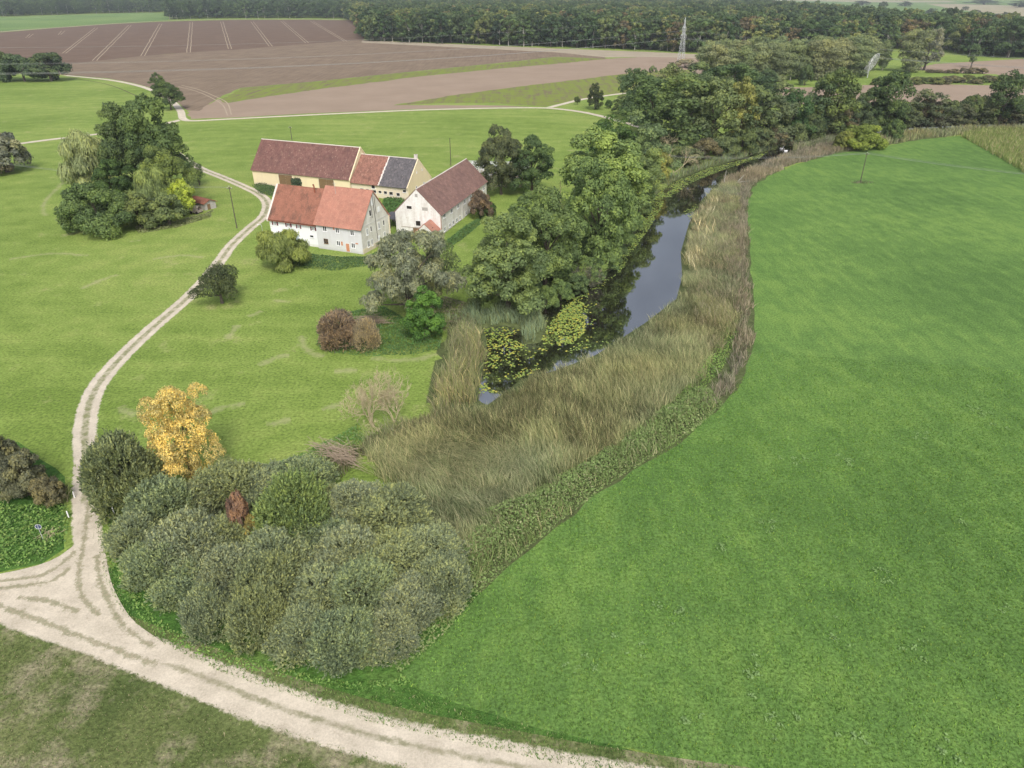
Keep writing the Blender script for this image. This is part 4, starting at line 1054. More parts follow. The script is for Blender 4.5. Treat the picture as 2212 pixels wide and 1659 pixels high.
# ------------------------------------------------------------------ trees : (proto, base x, base y, top y, width px, colour, label, ...)
TREES = [
 ('oak2', 302, 420, 228, 118, (.07, .1, .04), 'left half of the tallest dark oak pair above the weeping willow', 'oak_tree'),
 ('oak0', 355, 428, 214, 132, (.07, .105, .04), 'tallest dark oak, right one of the pair in the clump left of the farm', 'oak_tree'),
 ('oak3', 372, 452, 322, 100, (.11, .145, .045), 'olive green tree in front of the tallest oak, above the shed', 'tree'),
 ('weep0', 208, 424, 290, 92, WEEP, 'pale weeping willow at the left edge of the oak clump', 'willow_tree'),
 ('oak2', 262, 440, 345, 90, OAKD, 'dark round tree between the weeping willow and the tallest oak', 'tree'),
 ('weep1', 338, 470, 370, 78, (.15, .19, .07), 'small pale weeping willow in front of the oak clump', 'willow_tree'),
 ('bush0', 398, 462, 394, 66, YG, 'yellow-green bush overhanging the small shed', 'bush'),
 ('bigbush', 222, 498, 400, 150, (.085, .125, .045), 'big rounded dark shrub at the lower left corner of the oak clump', 'bush'),
 ('bush1', 303, 490, 420, 84, (.09, .115, .045), 'olive shrub right of the big rounded dark shrub', 'bush'),
 ('bush2', 366, 486, 425, 74, (.1, .13, .055), 'grey-green shrub just left of the shed', 'bush'),
 ('twiggy', 432, 400, 350, 30, OAKD, 'thin shrub above the shed beside the track bend', 'bush'),
 ('bush3', 14, 372, 281, 96, GREY, 'grey-green bush cut by the left frame edge in the meadow', 'bush'),
 ('bush1', -10, 378, 300, 70, (.11, .10, .07), 'brownish bush cut by the left frame edge in front of the grey-green one', 'bush'),
 ('bush0', 6, 174, 111, 66, (.06, .085, .04), 'leftmost of three round trees beside the far meadow', 'tree'),
 ('bush1', 55, 176, 119, 78, (.06, .09, .045), 'middle of three round trees beside the far meadow', 'tree'),
 ('bush2', 112, 175, 116, 74, (.055, .08, .04), 'rightmost of three round trees where the far track begins', 'tree'),
 ('oak1', 347, 208, 159, 36, (.07, .1, .04), 'smaller tree behind the lone tree at the far track bend', 'tree'),
 ('oak4', 370, 237, 176, 54, (.06, .09, .035), 'lone tree with bare trunk at the bend of the far track', 'tree'),
 ('weep1', 613, 581, 502, 102, (.15, .18, .055), 'low weeping willow in front of the whitewashed farmhouse', 'willow_tree'),
 ('bush1', 12, 1046, 942, 100, (.1, .105, .06), 'dark tangled bush cut by the left frame edge at the ditch', 'bush'),
 ('bush2', 66, 1070, 985, 84, (.105, .11, .065), 'dull bush in the ditch reeds left of the farm track', 'bush'),
 ('bush3', 116, 1090, 1032, 62, (.11, .105, .06), 'low brownish bush at the track end of the ditch', 'bush'),
 ('apple', 480, 655, 579, 96, (.055, .07, .032), 'lone dark apple tree beside the farm track', 'apple_tree'),
 ('silver', 885, 684, 508, 192, SILV, 'large silvery willow on the lawn below the old white building', 'willow_tree'),
 ('conic', 918, 732, 624, 86, (.065, .13, .03), 'bright green conical bush in front of the large silvery willow', 'bush'),
 ('twiggy', 962, 622, 520, 60, (.09, .12, .05), 'thin leaning tree between the silvery willow and the old white building', 'tree'),
 ('yellow', 418, 1036, 838, 128, YEL, 'golden yellow autumn tree beside the willow thicket', 'tree'),
 ('sallow1', 282, 1092, 952, 140, (.125, .15, .075), 'dark green bush left of the golden yellow tree', 'bush'),
 ('oak0', 1098, 665, 472, 176, (.115, .155, .06), 'nearest oak of the river row, its crown over the reed spit', 'oak_tree'),
 ('oak2', 1178, 618, 418, 152, (.1, .14, .05), 'second oak of the river row, behind the nearest one', 'oak_tree'),
 ('oak1', 1150, 560, 425, 112, (.11, .155, .055), 'bright oak crown at the left of the river row near the dead spruce', 'oak_tree'),
 ('oak3', 1290, 568, 350, 162, (.1, .145, .05), 'tall oak in the middle of the river row', 'oak_tree'),
 ('oak4', 1305, 478, 284, 184, (.13, .18, .06), 'light green oak with spreading crown over the lily pads', 'oak_tree'),
 ('oak1', 1378, 448, 305, 104, (.12, .16, .06), 'rightmost light oak of the river row, leaning over the water', 'oak_tree'),
 ('sallow3', 1266, 612, 571, 66, (.15, .16, .12), 'small silvery grey bush on the river bank between the oaks', 'bush'),
 ('mid3', 1312, 395, 255, 110, (.055, .095, .03), 'dark tree behind the light green oak, beside the track', 'tree'),
 ('mid4', 1385, 392, 246, 118, (.105, .145, .065), 'grey-green tree behind the light green oak', 'tree'),
 ('bush0', 1415, 398, 325, 70, (.15, .16, .05), 'yellowish shrub on the river bank below the grey-green tree', 'bush'),
 ('oak3', 1083, 420, 279, 96, (.075, .09, .045), 'feathery dark tree just right of the old white building', 'tree'),
 ('oak0', 1148, 418, 297, 94, (.06, .095, .038), 'rounder of the two dark trees right of the old white building', 'tree'),
 ('bush3', 1040, 472, 414, 46, (.11, .085, .06), 'brown leafed bush against the side wall of the old white building', 'bush'),
 ('bush0', 1052, 470, 435, 36, DARKB, 'low dark bush behind the brown leafed bush', 'bush'),
 ('bush1', 648, 405, 376, 42, (.05, .075, .045), 'dark bush between the two gates of the long barn', 'bush'),
 ('bush2', 752, 410, 388, 26, (.045, .085, .025), 'small bush at the joint of barn and stable', 'bush'),
 ('conic', 1286, 236, 181, 34, (.05, .065, .03), 'lone dark evergreen beside the branch track', 'evergreen_tree'),
 ('apple', 1247, 226, 209, 13, (.06, .08, .03), 'sapling left of the lone evergreen', 'tree'),
 ('bush2', 1314, 234, 216, 15, (.06, .1, .035), 'sapling right of the lone evergreen', 'tree'),
 ('bigbush', 1858, 322, 270, 86, (.15, .19, .045), 'yellow-green round bush at the top edge of the crop field', 'bush'),
 ('bush1', 1818, 322, 284, 36, (.13, .15, .045), 'small yellowish bush left of the yellow-green round bush', 'bush'),
 ('bush3', 1926, 304, 260, 40, (.07, .105, .04), 'dark green bush right of the yellow-green round bush', 'bush'),
 ('poplar', 2097, 146, 97, 22, (.08, .12, .055), 'lone slim poplar at the edge of the brown field', 'poplar_tree'),
 ('birch0', 1963, 156, 66, 58, (.14, .16, .08), 'birch with bright white trunk standing apart from the birch row', 'birch_tree'),
 ('mid1', 1995, 152, 64, 52, (.15, .16, .115), 'greyish willow touching the birch with white trunk', 'tree'),
 ('birch2', 1905, 152, 88, 26, (.11, .14, .07), 'slim birch alone between the dish and the white trunked birch', 'birch_tree'),
]
for t_ in TREES:
    tree(t_[0], t_[1], t_[2], t_[3], t_[4], t_[5], t_[6], t_[7].split('_')[-1] if t_[7].split('_')[-1] in ('tree', 'bush') else 'tree', t_[7])

ORD = 'first second third fourth fifth sixth seventh eighth ninth tenth eleventh twelfth thirteenth fourteenth fifteenth sixteenth seventeenth eighteenth nineteenth twentieth twenty-first twenty-second'.split()
# riverside wood
WOOD = [(1368, 262, 152, 84, 'mid0', (.07, .105, .045)), (1404, 292, 168, 110, 'mid1', (.065, .10, .04)), (1440, 258, 142, 92, 'mid2', (.115, .14, .055)), (1470, 318, 165, 150, 'mid3', (.085, .12, .045)),
        (1505, 255, 140, 100, 'mid4', (.095, .13, .055)), (1532, 322, 172, 118, 'mid0', (.105, .135, .058)), (1570, 250, 140, 112, 'mid1', (.06, .095, .04)), (1594, 320, 172, 74, 'mid2', (.16, .17, .055)),
        (1622, 318, 190, 96, 'mid3', (.09, .12, .05)), (1655, 312, 182, 110, 'mid4', (.095, .12, .06)), (1700, 305, 196, 84, 'mid0', (.05, .09, .035)), (1742, 298, 240, 80, 'mid1', (.065, .095, .04)),
        (1792, 296, 152, 110, 'mid2', (.085, .115, .04)), (1762, 296, 175, 70, 'mid3', (.07, .105, .05)), (1832, 290, 200, 80, 'mid4', (.065, .09, .045)), (1906, 288, 158, 88, 'mid0', (.055, .085, .035)),
        (1872, 288, 196, 70, 'mid1', (.065, .095, .04)), (1940, 284, 225, 70, 'mid2', (.07, .09, .045)), (1985, 280, 196, 84, 'mid3', (.085, .105, .055)), (2030, 277, 222, 76, 'mid4', (.08, .09, .055)),
        (2066, 275, 226, 60, 'mid0', (.08, .09, .05)), (2105, 273, 224, 76, 'mid1', (.075, .09, .045)), (2152, 276, 156, 84, 'mid2', (.06, .09, .038)), (2186, 272, 214, 70, 'mid3', (.09, .1, .06)), (2226, 270, 196, 80, 'mid4', (.075, .09, .05)),
        (1345, 246, 205, 44, 'mid3', (.09, .115, .05)), (1395, 232, 146, 50, 'mid4', (.09, .12, .06)), (1628, 235, 160, 80, 'mid3', (.05, .08, .038))]
WLAB = ['leftmost tree of the riverside wood above the evergreen', 'broad dark tree at the left corner of the riverside wood', 'tree with ochre top at the back of the riverside wood', 'broadest crown of the riverside wood above the dead trunk',
        'pale tree at the back of the riverside wood', 'tree with hanging yellowish sprays over the far river', 'dark tree behind the yellow one in the riverside wood', 'yellow-leafed tree in the middle of the riverside wood',
        'thin crowned tree right of the yellow-leafed tree', 'tree with visible curved boughs in the riverside wood', 'deep green domed tree before the brown field', 'low round tree below the brown field gap', 'tall broad tree left of the pair cutting the brown field',
        'bluish tree at the left foot of the tall broad tree', 'middle sized tree between the two tall ones', 'tall dark tree with narrow crown right of the brown field gap', 'tree filling the gap between the two tall trees', 'low tree right of the tall narrow dark tree',
        'round grey-green tree on the far bank above the dark channel', 'low bushy tree with dry twigs on the far bank', 'small dull tree on the far bank left of the tall one', 'dull olive tree at the foot of the tall one at the right edge', 'tall tree near the right frame edge on the far bank',
        'purplish low tree right of the tall tree near the frame edge', 'tree cut by the right frame edge on the far bank', 'light small tree at the end of the branch track', 'tree peeping over the left corner of the riverside wood', 'dark round tree between the riverside wood and the birch row']
for (x_, y_, t_, w_, k_, c_), l_ in zip(WOOD, WLAB):
    tree(k_, x_, y_, t_, w_, c_, l_, 'tree', 'tree', 'trees of the riverside wood')
# understorey shrubs along the far bank: share one look
UND = [(1408, 348, 40), (1440, 358, 46), (1478, 358, 50), (1520, 346, 44), (1560, 338, 46), (1600, 330, 44), (1640, 322, 42), (1676, 318, 44), (1712, 312, 40), (1748, 304, 40), (1786, 298, 38), (1820, 292, 38), (1856, 288, 36), (1892, 286, 36), (1960, 279, 38), (2000, 278, 36),
       (2040, 275, 36), (2082, 273, 38), (2122, 273, 36), (2168, 271, 36), (2206, 270, 36)]
for i, (x_, y_, w_) in enumerate(UND):
    c_ = [(.08, .105, .05), (.07, .095, .04), (.1, .12, .055), (.095, .09, .055)][i % 4]
    tree(f'bush{i % 4}', x_, y_, y_ - (54 if i > 8 else 38) - (i * 7) % 12, w_ * 1.35, c_, ORD[i] + ' bank shrub from the left under the riverside wood', 'bush', 'bush', 'shrubs under the riverside wood')
BK = [(1186, 660, 60), (1218, 648, 56), (1250, 630, 56), (1284, 612, 70), (1312, 588, 66), (1334, 562, 64), (1352, 534, 60), (1368, 500, 60), (1384, 462, 56), (1400, 428, 50), (1240, 600, 80), (1140, 668, 70), (1060, 668, 60), (1200, 610, 90), (1130, 640, 90)]
for i, (x_, y_, w_) in enumerate(BK):
    tree(f'bush{i % 4}', x_ - 6, y_, y_ - w_ * random.uniform(.6, .8), w_ * .85, [(.085, .125, .045), (.095, .14, .05), (.075, .11, .045)][i % 3], ORD[i] + ' shrub counted along the bank below the river oaks', 'bush', 'bush', 'shrubs below the river oaks')
# birch row
random.seed(11)
k_ = 0
for row, (y0, y1, t0, t1, n_) in enumerate([((168), (152), 90, 78, 15), (182, 166, 104, 84, 14)]):
    for i in range(n_):
        f = (i + random.uniform(-.2, .2)) / (n_ - 1)
        x_ = 1530 + f * 345 + row * -8 + random.uniform(-3, 3)
        by = y0 + (y1 - y0) * f + random.uniform(-2, 2); ty = t0 + (t1 - t0) * f + random.uniform(-6, 8)
        if row and f > .93: ty += 10
        c_ = random.choice([(.125, .155, .075), (.14, .165, .083), (.115, .148, .075), (.155, .168, .085)])
        tree(f'birch{k_ % 4}', x_, by, ty, random.uniform(40, 54), c_, ORD[i] + (' birch from the left in the back rank of the dense birch row' if row == 0 else ' birch from the left in the front rank of the dense birch row'), 'tree', 'birch_tree', 'birches of the row below the forest')
        k_ += 1
for i, (x_, y_, t_, w_, l_) in enumerate([(1556, 186, 168, 30, 'dark bush at the left foot of the birch row'), (1655, 190, 150, 44, 'dark bush before the middle of the birch row'), (1790, 190, 160, 34, 'bush at the right foot of the birch row'),
                                          (1738, 184, 140, 28, 'dark narrow bush standing against the birch row'), (1480, 146, 128, 40, 'pale willow scrub at the foot of the pylon'), (1500, 148, 134, 32, 'pale willow scrub right of the pylon foot')]):
    tree(f'bush{i % 4}', x_, y_, t_, w_, (.06, .09, .04) if i < 4 else (.2, .19, .13), l_, 'bush', 'bush')
# hedge strips on the right
for i in range(22):
    x_ = 1895 + i * 16 + random.uniform(-3, 3); y_ = 181 + random.uniform(-3, 3) - (i * .1)
    tree(f'bush{i % 4}', x_, y_, y_ - random.uniform(9, 17), random.uniform(20, 32), random.choice([(.11, .13, .055), (.09, .115, .05), (.12, .12, .07)]), ORD[i] + ' scrub bush from the left between the two brown fields', 'bush', 'bush', 'scrub between the brown fields')
for i in range(7):
    x_ = 2010 + i * 18 + random.uniform(-4, 4)
    tree(f'bush{(i + 1) % 4}', x_, 157 + i * .4, 149 + random.uniform(-3, 2), random.uniform(18, 26), (.13, .12, .08), ORD[i] + ' low brownish bush from the left below the slim poplar', 'bush', 'bush', 'scrub below the poplar')
# scattered trees in the far fields
FARL = ['far tree', ]
for i, (x_, y_, t_, w_, l_) in enumerate([(1904, 30, 4, 20, 'tall far tree rising above the forest before the green fields'), (1700, 22, 8, 40, 'far dark clump at the forest back left of the green fields'), (1862, 12, 2, 40, 'far hedge clump left of the tan field'), (1955, 14, 3, 26, 'far round tree on the field boundary at the top'),
                                          (2105, 44, 22, 26, 'far tree standing before the pale green field'), (2152, 46, 30, 20, 'far rounded tree near the pale green field'), (2170, 38, 26, 14, 'small dark far tree in the pale green field'), (2060, 30, 20, 22, 'dark far tree left in the pale green field'), (2010, 32, 18, 26, 'far tree at the forest edge near the green fields'),
                                          (2198, 60, 42, 18, 'far tree near the right frame edge above the forest'), (2085, 22, 14, 14, 'tiny far tree beside the tan field'), (1820, 40, 22, 30, 'brownish far tree rising at the back of the forest'), (2125, 10, 0, 60, 'far copse at the very top of the view'), (2200, 16, 2, 40, 'far copse at the top right corner')]):
    tree(f'mid{i % 5}', x_, y_, t_, w_, (.06, .08, .05), l_, 'tree', 'tree')

# foreground willow thicket
TH = [(318, 1180, 118), (368, 1132, 112), (425, 1108, 120), (500, 1085, 128), (575, 1080, 120), (655, 1075, 118), (770, 1130, 125), (850, 1150, 130), (926, 1205, 125), (335, 1262, 118), (408, 1235, 130), (490, 1205, 125), (610, 1230, 130), (690, 1195, 120), (750, 1235, 130), (840, 1250, 140),
      (950, 1290, 108), (405, 1330, 120), (495, 1310, 140), (590, 1335, 130), (690, 1330, 140), (790, 1335, 140), (890, 1350, 130), (560, 1405, 110), (650, 1425, 130), (750, 1440, 120), (840, 1420, 110), (700, 1120, 90), (462, 1388, 90)]
TL = ['thicket willow at the far left corner nearest the farm track', 'thicket willow below the dark bush beside the golden tree', 'thicket willow just under the golden yellow tree', 'thicket willow right of the golden tree, on the back edge', 'thicket willow on the back edge, left of the round green one', 'thicket willow with pointed shoots on the back edge near the ditch',
      'thicket willow at the back where the reeds begin', 'thicket willow bordering the flattened reeds', 'thicket willow at the right side beside the flattened reeds', 'thicket willow at the left side above the nettle verge', 'pale domed thicket willow left of the red-brown dead shrub', 'thicket willow directly left of the red-brown shrub, grey topped',
      'thicket willow directly below the red-brown dead shrub', 'thicket willow in the hollow right of the round green one', 'thicket willow in the very middle of the thicket', 'broad thicket willow right of the middle', 'rightmost thicket willow next to the crop field corner', 'lowest thicket willow on the left, over the nettles',
      'thicket willow second from the left in the lower rows', 'thicket willow below the middle, slightly olive', 'broad olive thicket willow below the middle', 'thicket willow lower right of the middle', 'thicket willow near the crop field on the lower right', 'front thicket willow above the road verge, left part',
      'front thicket willow above the road verge, centre', 'front thicket willow with ragged foot, right of centre', 'front thicket willow at the tip beside the crop field', 'small thicket willow between the round green one and the reeds', 'small front thicket willow with purplish twigs']
for i, (x_, y_, w_) in enumerate(TH):
    if y_ > 1300: y_ -= 32; w_ *= .95
    if x_ < 420 and y_ > 1200: x_ += 14; y_ -= 12
    P = at(x_, y_); D = dist(P)
    hh = [4.5, 5.6, 4.1, 5.0, 3.8, 5.4, 4.3, 4.8, 3.7][i % 9] * (.8 if w_ < 100 else 1) * (.9 if y_ > 1380 else 1)
    c_ = [(.165, .195, .11), (.148, .185, .10), (.175, .2, .118), (.155, .18, .09)][i % 4]
    o_ = tree(f'sallow{i % 6}', x_, y_, 0, w_ * random.uniform(1.05, 1.3), c_, TL[i], 'bush', 'willow_bush', 'willow bushes of the foreground thicket')
    o_.scale[2] = hh * 1.06 / PROTO[f'sallow{i % 6}'][2]
o_ = tree('sallow2', 637, 1160, 1040, 165, (.13, .175, .065), 'round green bush inside the grey willow thicket', 'bush', 'bush')
o_ = tree('bush1', 527, 1172, 1066, 50, (.16, .105, .075), 'red-brown dying shrub inside the willow thicket', 'bush', 'bush')
o_ = tree('bush3', 552, 1180, 1120, 46, (.2, .17, .06), 'yellow-brown low shrub under the red-brown one in the thicket', 'bush', 'bush')

# ------------------------------------------------------------------ bare trees
def bare_mesh(seed, H, spread, n0=5, depth=4, r0=.12, curly=.25, mat=None, up=.5, taper=.62):
    rg = np.random.default_rng(seed); mb = MB()
    def grow(p, d, L, r, lv):
        pts = [p]; q = Vector(p); dd_ = Vector(d)
        for k in range(3):
            dd_ = (dd_ + Vector(rg.normal(0, curly, 3)) + Vector((0, 0, .06 * up))).normalized()
            q = q + dd_ * (L / 3); pts.append(tuple(q))
        mb.tube(pts, [r, r * .85, r * .7, r * .5], 4 if lv < 2 else 3, False)
        if lv >= depth: return
        for k in range(rg.integers(3, 5) if lv < 2 else 3):
            f = rg.uniform(.3, 1); i = min(2, int(f * 3)); a = Vector(pts[i]).lerp(Vector(pts[i + 1]), f * 3 - i if i < 3 else 1)
            nd = (dd_ + Vector(rg.normal(0, spread, 3)) + Vector((0, 0, up * .3))).normalized()
            grow(tuple(a), nd, L * rg.uniform(.5, .78), max(.016, r * taper * .75), lv + 1)
    for k in range(n0):
        d = Vector((rg.normal(0, .35), rg.normal(0, .35), 1)).normalized()
        grow((rg.normal(0, .12), rg.normal(0, .12), 0), d, H * rg.uniform(.35, .5), r0 * rg.uniform(.6, 1), 0)
    return mb.mesh('branches', mat or M_DEADWOOD)
def bare(name, mesh, bx, by, s_, label, cat='tree', rot=0.0, sz=None):
    P = at(bx, by)
    o = link(name, mesh, None, (P[0], P[1], -.05), (0, 0, rot), (s_, s_, sz or s_)); return tag(o, label, cat)
BM = bare_mesh(21, 9.5, .5, 4, 5, .12, .28, taper=.72, up=1.0)
bare('dead_tree', BM, 808, 922, 1.05, 'left half of the pale dead tree with curling bare branches at the reed edge', rot=.3, sz=1.2)
BM2 = bare_mesh(27, 8.5, .5, 4, 5, .12, .28, taper=.72, up=1.0)
bare('dead_tree', BM2, 850, 912, .95, 'right half of the pale dead tree leaning over the reeds', rot=1.3, sz=1.15)
BG = bare_mesh(33, 6.0, .5, 6, 3, .07, .2, M_GREYWOOD)
bare('bare_shrub', BG, 345, 1050, .95, 'grey leafless shrub between the dark bush and the golden tree', 'bush')
BT = bare_mesh(34, 3.2, .45, 16, 3, .035, .12, flat_mat('brown_twigs', (.17, .125, .09), (.26, .2, .145), 5.0), up=.9)
bare('twig_bush', BT, 752, 740, 1.0, 'bare brown twigs between the brown bushes of the nettle island', 'bush', 2.0)
tree('sallow1', 735, 744, 676, 84, (.17, .135, .095), 'brown bushy shrub on the left of the nettle island', 'bush', 'bush')
tree('sallow4', 793, 752, 694, 54, (.24, .205, .13), 'pale straw coloured shrub at the front of the nettle island', 'bush', 'bush')
BR = bare_mesh(36, 12, .5, 3, 4, .16, .2, M_DEADWOOD)
bare('dead_tree', BR, 1455, 372, 1.35, 'dead tree with orange-brown branches on the river bank below the riverside wood')
bare('dead_tree', BR, 2035, 268, 1.1, 'leafless grey tree leaning in the bank growth near the brown field', rot=2.0)
bare('dead_tree', BR, 590, 1070, .15, 'thin dry sapling poking out of the willow thicket', rot=2.0)
# dead spruce
mb = MB(); mb.tube([(0, 0, 0), (0, 0, 11)], [.18, .03], 6); rg = np.random.default_rng(4)
for i in range(60):
    z = 1.5 + i * .155; a = i * 2.4; L = (11.2 - z) * .28 + .2
    mb.tube([(0, 0, z), (math.cos(a) * L * .6, math.sin(a) * L * .6, z + .1), (math.cos(a) * L, math.sin(a) * L, z - .12)], [.03, .022, .012], 3, False)
P = at(1208, 478)
tag(link('dead_spruce', mb.mesh('dead_spruce', M_GREYWOOD), None, (P[0], P[1], 0), sc=(1.2, 1.2, 1.0)), 'grey dead spruce with whorled bare branches behind the river oaks', 'tree')
# fallen white branches on the field edge
P = at(1620, 402)
mb = MB(); mb.tube([(0, 0, 0), (-.3, 0, 2.2), (0, .2, 5.2)], [.12, .1, .04], 5); P1 = mb.build('dead_branch', M_PALEBARK, None, (P[0] - 8.5, P[1] - 1, 0)); tag(P1, 'upright white dead branch in the brown herbs at the field corner', 'branch')
mb = MB(); mb.tube([(0, 0, 0), (2, 1, 1.6), (4.0, 1.5, 3.6)], [.12, .1, .04], 5); mb.tube([(1.4, .7, 1.1), (3.2, 0.4, 1.6), (5.2, 0, 1.9)], [.09, .07, .03], 5)
tag(mb.build('dead_branch', M_PALEBARK, None, (P[0] - 6, P[1] - 1, 0)), 'forked white dead branch leaning right at the field corner', 'branch')
# brush pile
mb = MB(); rg = np.random.default_rng(8)
for i in range(150):
    a = rg.normal(.15, .45); L = rg.uniform(1.5, 4.2); c = rg.normal(0, 1, 3) * [1.5, .8, .3]; z = abs(c[2]) + .5 + rg.uniform(0, .9) * max(0, 1 - abs(c[0]) / 3)
    dx, dy = math.cos(a) * L / 2, math.sin(a) * L / 2; bz = rg.normal(0, .3)
    mb.tube([(c[0] - dx, c[1] - dy, max(.05, z - bz)), (c[0], c[1], z + .15), (c[0] + dx, c[1] + dy, max(.05, z + bz))], [.035, .03, .012], 3, False)
P = at(800, 702); tag(mb.build('brushwood', M_GREYWOOD, None, (P[0], P[1], 0)), 'heap of cut grey-brown branches behind the nettle island', 'brush pile')
P = at(735, 1000); mb2 = bpy.data.objects.new('brushwood', bpy.data.objects['brushwood'].data); COL.objects.link(mb2); mb2.location = (P[0], P[1], .6); mb2.rotation_euler = (0, .1, -.5); mb2.scale = (1.1, .9, 1)
tag(mb2, 'fallen dry crown lying where the thicket meets the reeds', 'brush pile')

# ------------------------------------------------------------------ blades, reeds, herbs
def blades(name, pts, h, wd, lean, cols, rng, z0=0.0, label=None, cat=None, curve=1.0, mat=None):
    """h, wd arrays; lean (n,2) tip offset; cols (n,3)"""
    n = len(pts); th = rng.uniform(0, math.pi, n)
    s = np.stack([np.cos(th), np.sin(th), np.zeros(n)], 1) * wd[:, None] * .5
    b = np.column_stack([pts, np.full(n, z0)])
    tip = b + np.column_stack([lean, h])
    mid = b + np.column_stack([lean * .38 * curve, h * .6])
    V = np.stack([b - s, b + s, mid + s * .9, mid - s * .9, tip + s * .15, tip - s * .15], 1).reshape(-1, 3)
    k = (np.arange(n) * 6)[:, None]
    F = np.concatenate([k + np.array([0, 1, 2, 3]), k + np.array([3, 2, 4, 5])])
    C = np.repeat(cols, 6, 0)
    me = mesh_np(name, V, F, col=C, mats=[mat or M_STUFF])
    o = link(name, me); tag(o, label, cat, kind='stuff')
    return o

def pal(n, cols, wts, rng, var=.15):
    c = np.array(cols)[rng.choice(len(cols), n, p=np.array(wts) / sum(wts))]
    return c * rng.uniform(1 - var, 1 + var, (n, 1)) 

TAN = (.27, .24, .13); GTAN = (.17, .18, .085); RG = (.115, .14, .06); DK = (.07, .075, .04); STRAW = (.4, .34, .2); PUR = (.225, .19, .145); BLU = (.135, .17, .11)
def reedbed(name, poly, dens, hgt, palcols, wts, seed, lean0=(-.5, .2), leanv=.5, wd=.07, label=None, z0=0.0, wpatch=None, flat=None):
    rg = np.random.default_rng(seed)
    P = ats(poly); n = int(area(P) * dens)
    q = scatter(P, n, rg)
    q = q[pdist(q, P) > 2.6 * vnoise(q, 2.2, seed + 30) - .5]
    dr = pdist(q, RIVER); ri = inside(q, RIVER)
    q = q[~ri | (dr < .5)]; n = len(q)
    v1 = vnoise(q, 7, seed); v2 = vnoise(q, 2.2, seed + 3); v3 = vnoise(q, 18, seed + 5)
    h = hgt * (.55 + .5 * v1 + .25 * v2) * rg.uniform(.7, 1.15, n)
    c = pal(n, palcols, wts, rg, .2)
    m = (v1 * .5 + v3 * .5)[:, None]
    c = c * (1 - .55 * (m < .45) * (rg.random((n, 1)) < .5)) if wpatch else c
    c = c * (.72 + .55 * v2[:, None])
    v4 = vnoise(q, 9, seed + 21)[:, None]
    c = c * (np.array([1.08, 1.04, .88]) * v4 + np.array([.86, .96, .98]) * (1 - v4))
    ang = (vnoise(q, 6, seed + 9) - .5) * 3.4
    L = h * (.25 + leanv * vnoise(q, 5, seed + 11))
    lx, ly = lean0
    lean = np.stack([L * (lx * np.cos(ang) - ly * np.sin(ang)), L * (lx * np.sin(ang) + ly * np.cos(ang))], 1) * 1.0 + rg.normal(0, .3, (n, 2)) * h[:, None]
    if flat is not None:
        fp = ats(flat); f = inside(q, fp); d = np.clip(pdist(q, fp) / 4, 0, 1)
        k = f * d * (.4 + .6 * (vnoise(q, 4, seed + 2) > .35))
        h = h * (1 - .6 * k)
        lean = lean * (1 + 2.2 * k[:, None]); c = c * (1 - .25 * k[:, None])
    return blades(name, q, h, np.full(n, wd) * rg.uniform(.6, 1.4, n), lean, c, rg, z0, label, 'reeds')

EASTP = [(1050, 880, 0), (1068, 852, 1.3), (1130, 802, 1.7), (1200, 786, 1.7), (1290, 752, 1.7), (1340, 720, 1.7), (1400, 682, 1.7), (1466, 634, 1.7), (1480, 580, 1.7), (1476, 530, 1.7), (1494, 468, 1.7), (1522, 420, 1.7), (1560, 390, 1.5), (1598, 400, 0), (1600, 520, 0), (1604, 640, 0), (1600, 720, 0), (1540, 800, 0), (1490, 860, 0),
         (1400, 930, 0), (1300, 1000, 0), (1200, 1062, 0), (1130, 1122, 0), (1060, 1200, 0), (1005, 1250, 0), (960, 1190, 0), (900, 1110, 0), (820, 1045, 0), (775, 985, 0), (800, 955, 0), (900, 905, 0), (960, 895, 0), (1000, 885, 0)]
WEEDIN = 1
FLATP = [(780, 990), (850, 935), (960, 925), (1080, 935), (1160, 985), (1180, 1040), (1110, 1110), (1030, 1120), (930, 1075), (840, 1030)]
reedbed('reeds', EASTP, 36, 1.75, [(.285, .262, .15), (.21, .215, .11), (.15, .17, .08), (.1, .11, .055), STRAW], [3.4, 3.4, 2.0, 1.0, .6], 1, (-.45, .3), .5, .056, 'wide bed of tan-green reeds between river and crop field', wpatch=True, flat=FLATP)
reedbed('reeds', [(1480, 560, 1), (1482, 520, 1), (1500, 465, 1), (1535, 425, 1), (1560, 440, 0), (1545, 520, 0), (1525, 580, 0), (1500, 600, 0)], 2.2, 2.7, [(.36, .32, .22), (.42, .38, .28), TAN], [2, 1, 1.5], 2, (-.6, .2), .4, .09, 'pale straw coloured reeds on the river side of the reed bed')
reedbed('dead_herbs', [(1560, 388, 0), (1640, 352, .8), (1720, 322, .8), (1800, 305, .8), (1850, 322, 0), (1800, 334, 0), (1720, 356, 0), (1660, 382, 0), (1627, 407, 0), (1619, 435, 0), (1618, 480, 0), (1624, 560, 0), (1631, 650, 0), (1631, 740, 0), (1605, 826, 0), (1562, 876, 0), (1530, 890, 0), (1510, 870, 0), (1560, 800, 0), (1588, 720, 0),
                       (1570, 600, 0), (1545, 480, 0), (1540, 425, 0)], 10, 1.6, [PUR, (.16, .13, .095), (.13, .13, .075), (.27, .21, .17)], [3, 2, 1.6, .8], 3, (-.1, .1), .3, .11, 'purplish brown dead herbs along the left edge of the crop field')
reedbed('dead_herbs', [(1480, 500, 1), (1500, 460, .5), (1540, 430, 0), (1580, 470, 0), (1590, 600, 0), (1590, 720, 0), (1540, 790, 0), (1500, 760, 0), (1500, 640, 0)], 5, 1.9, [(.24, .2, .15), (.2, .18, .12), (.16, .15, .1)], [2, 2, 1], 35, (-.4, .3), .4, .09, 'greyish brown herbs mixed through the upper reed bed')
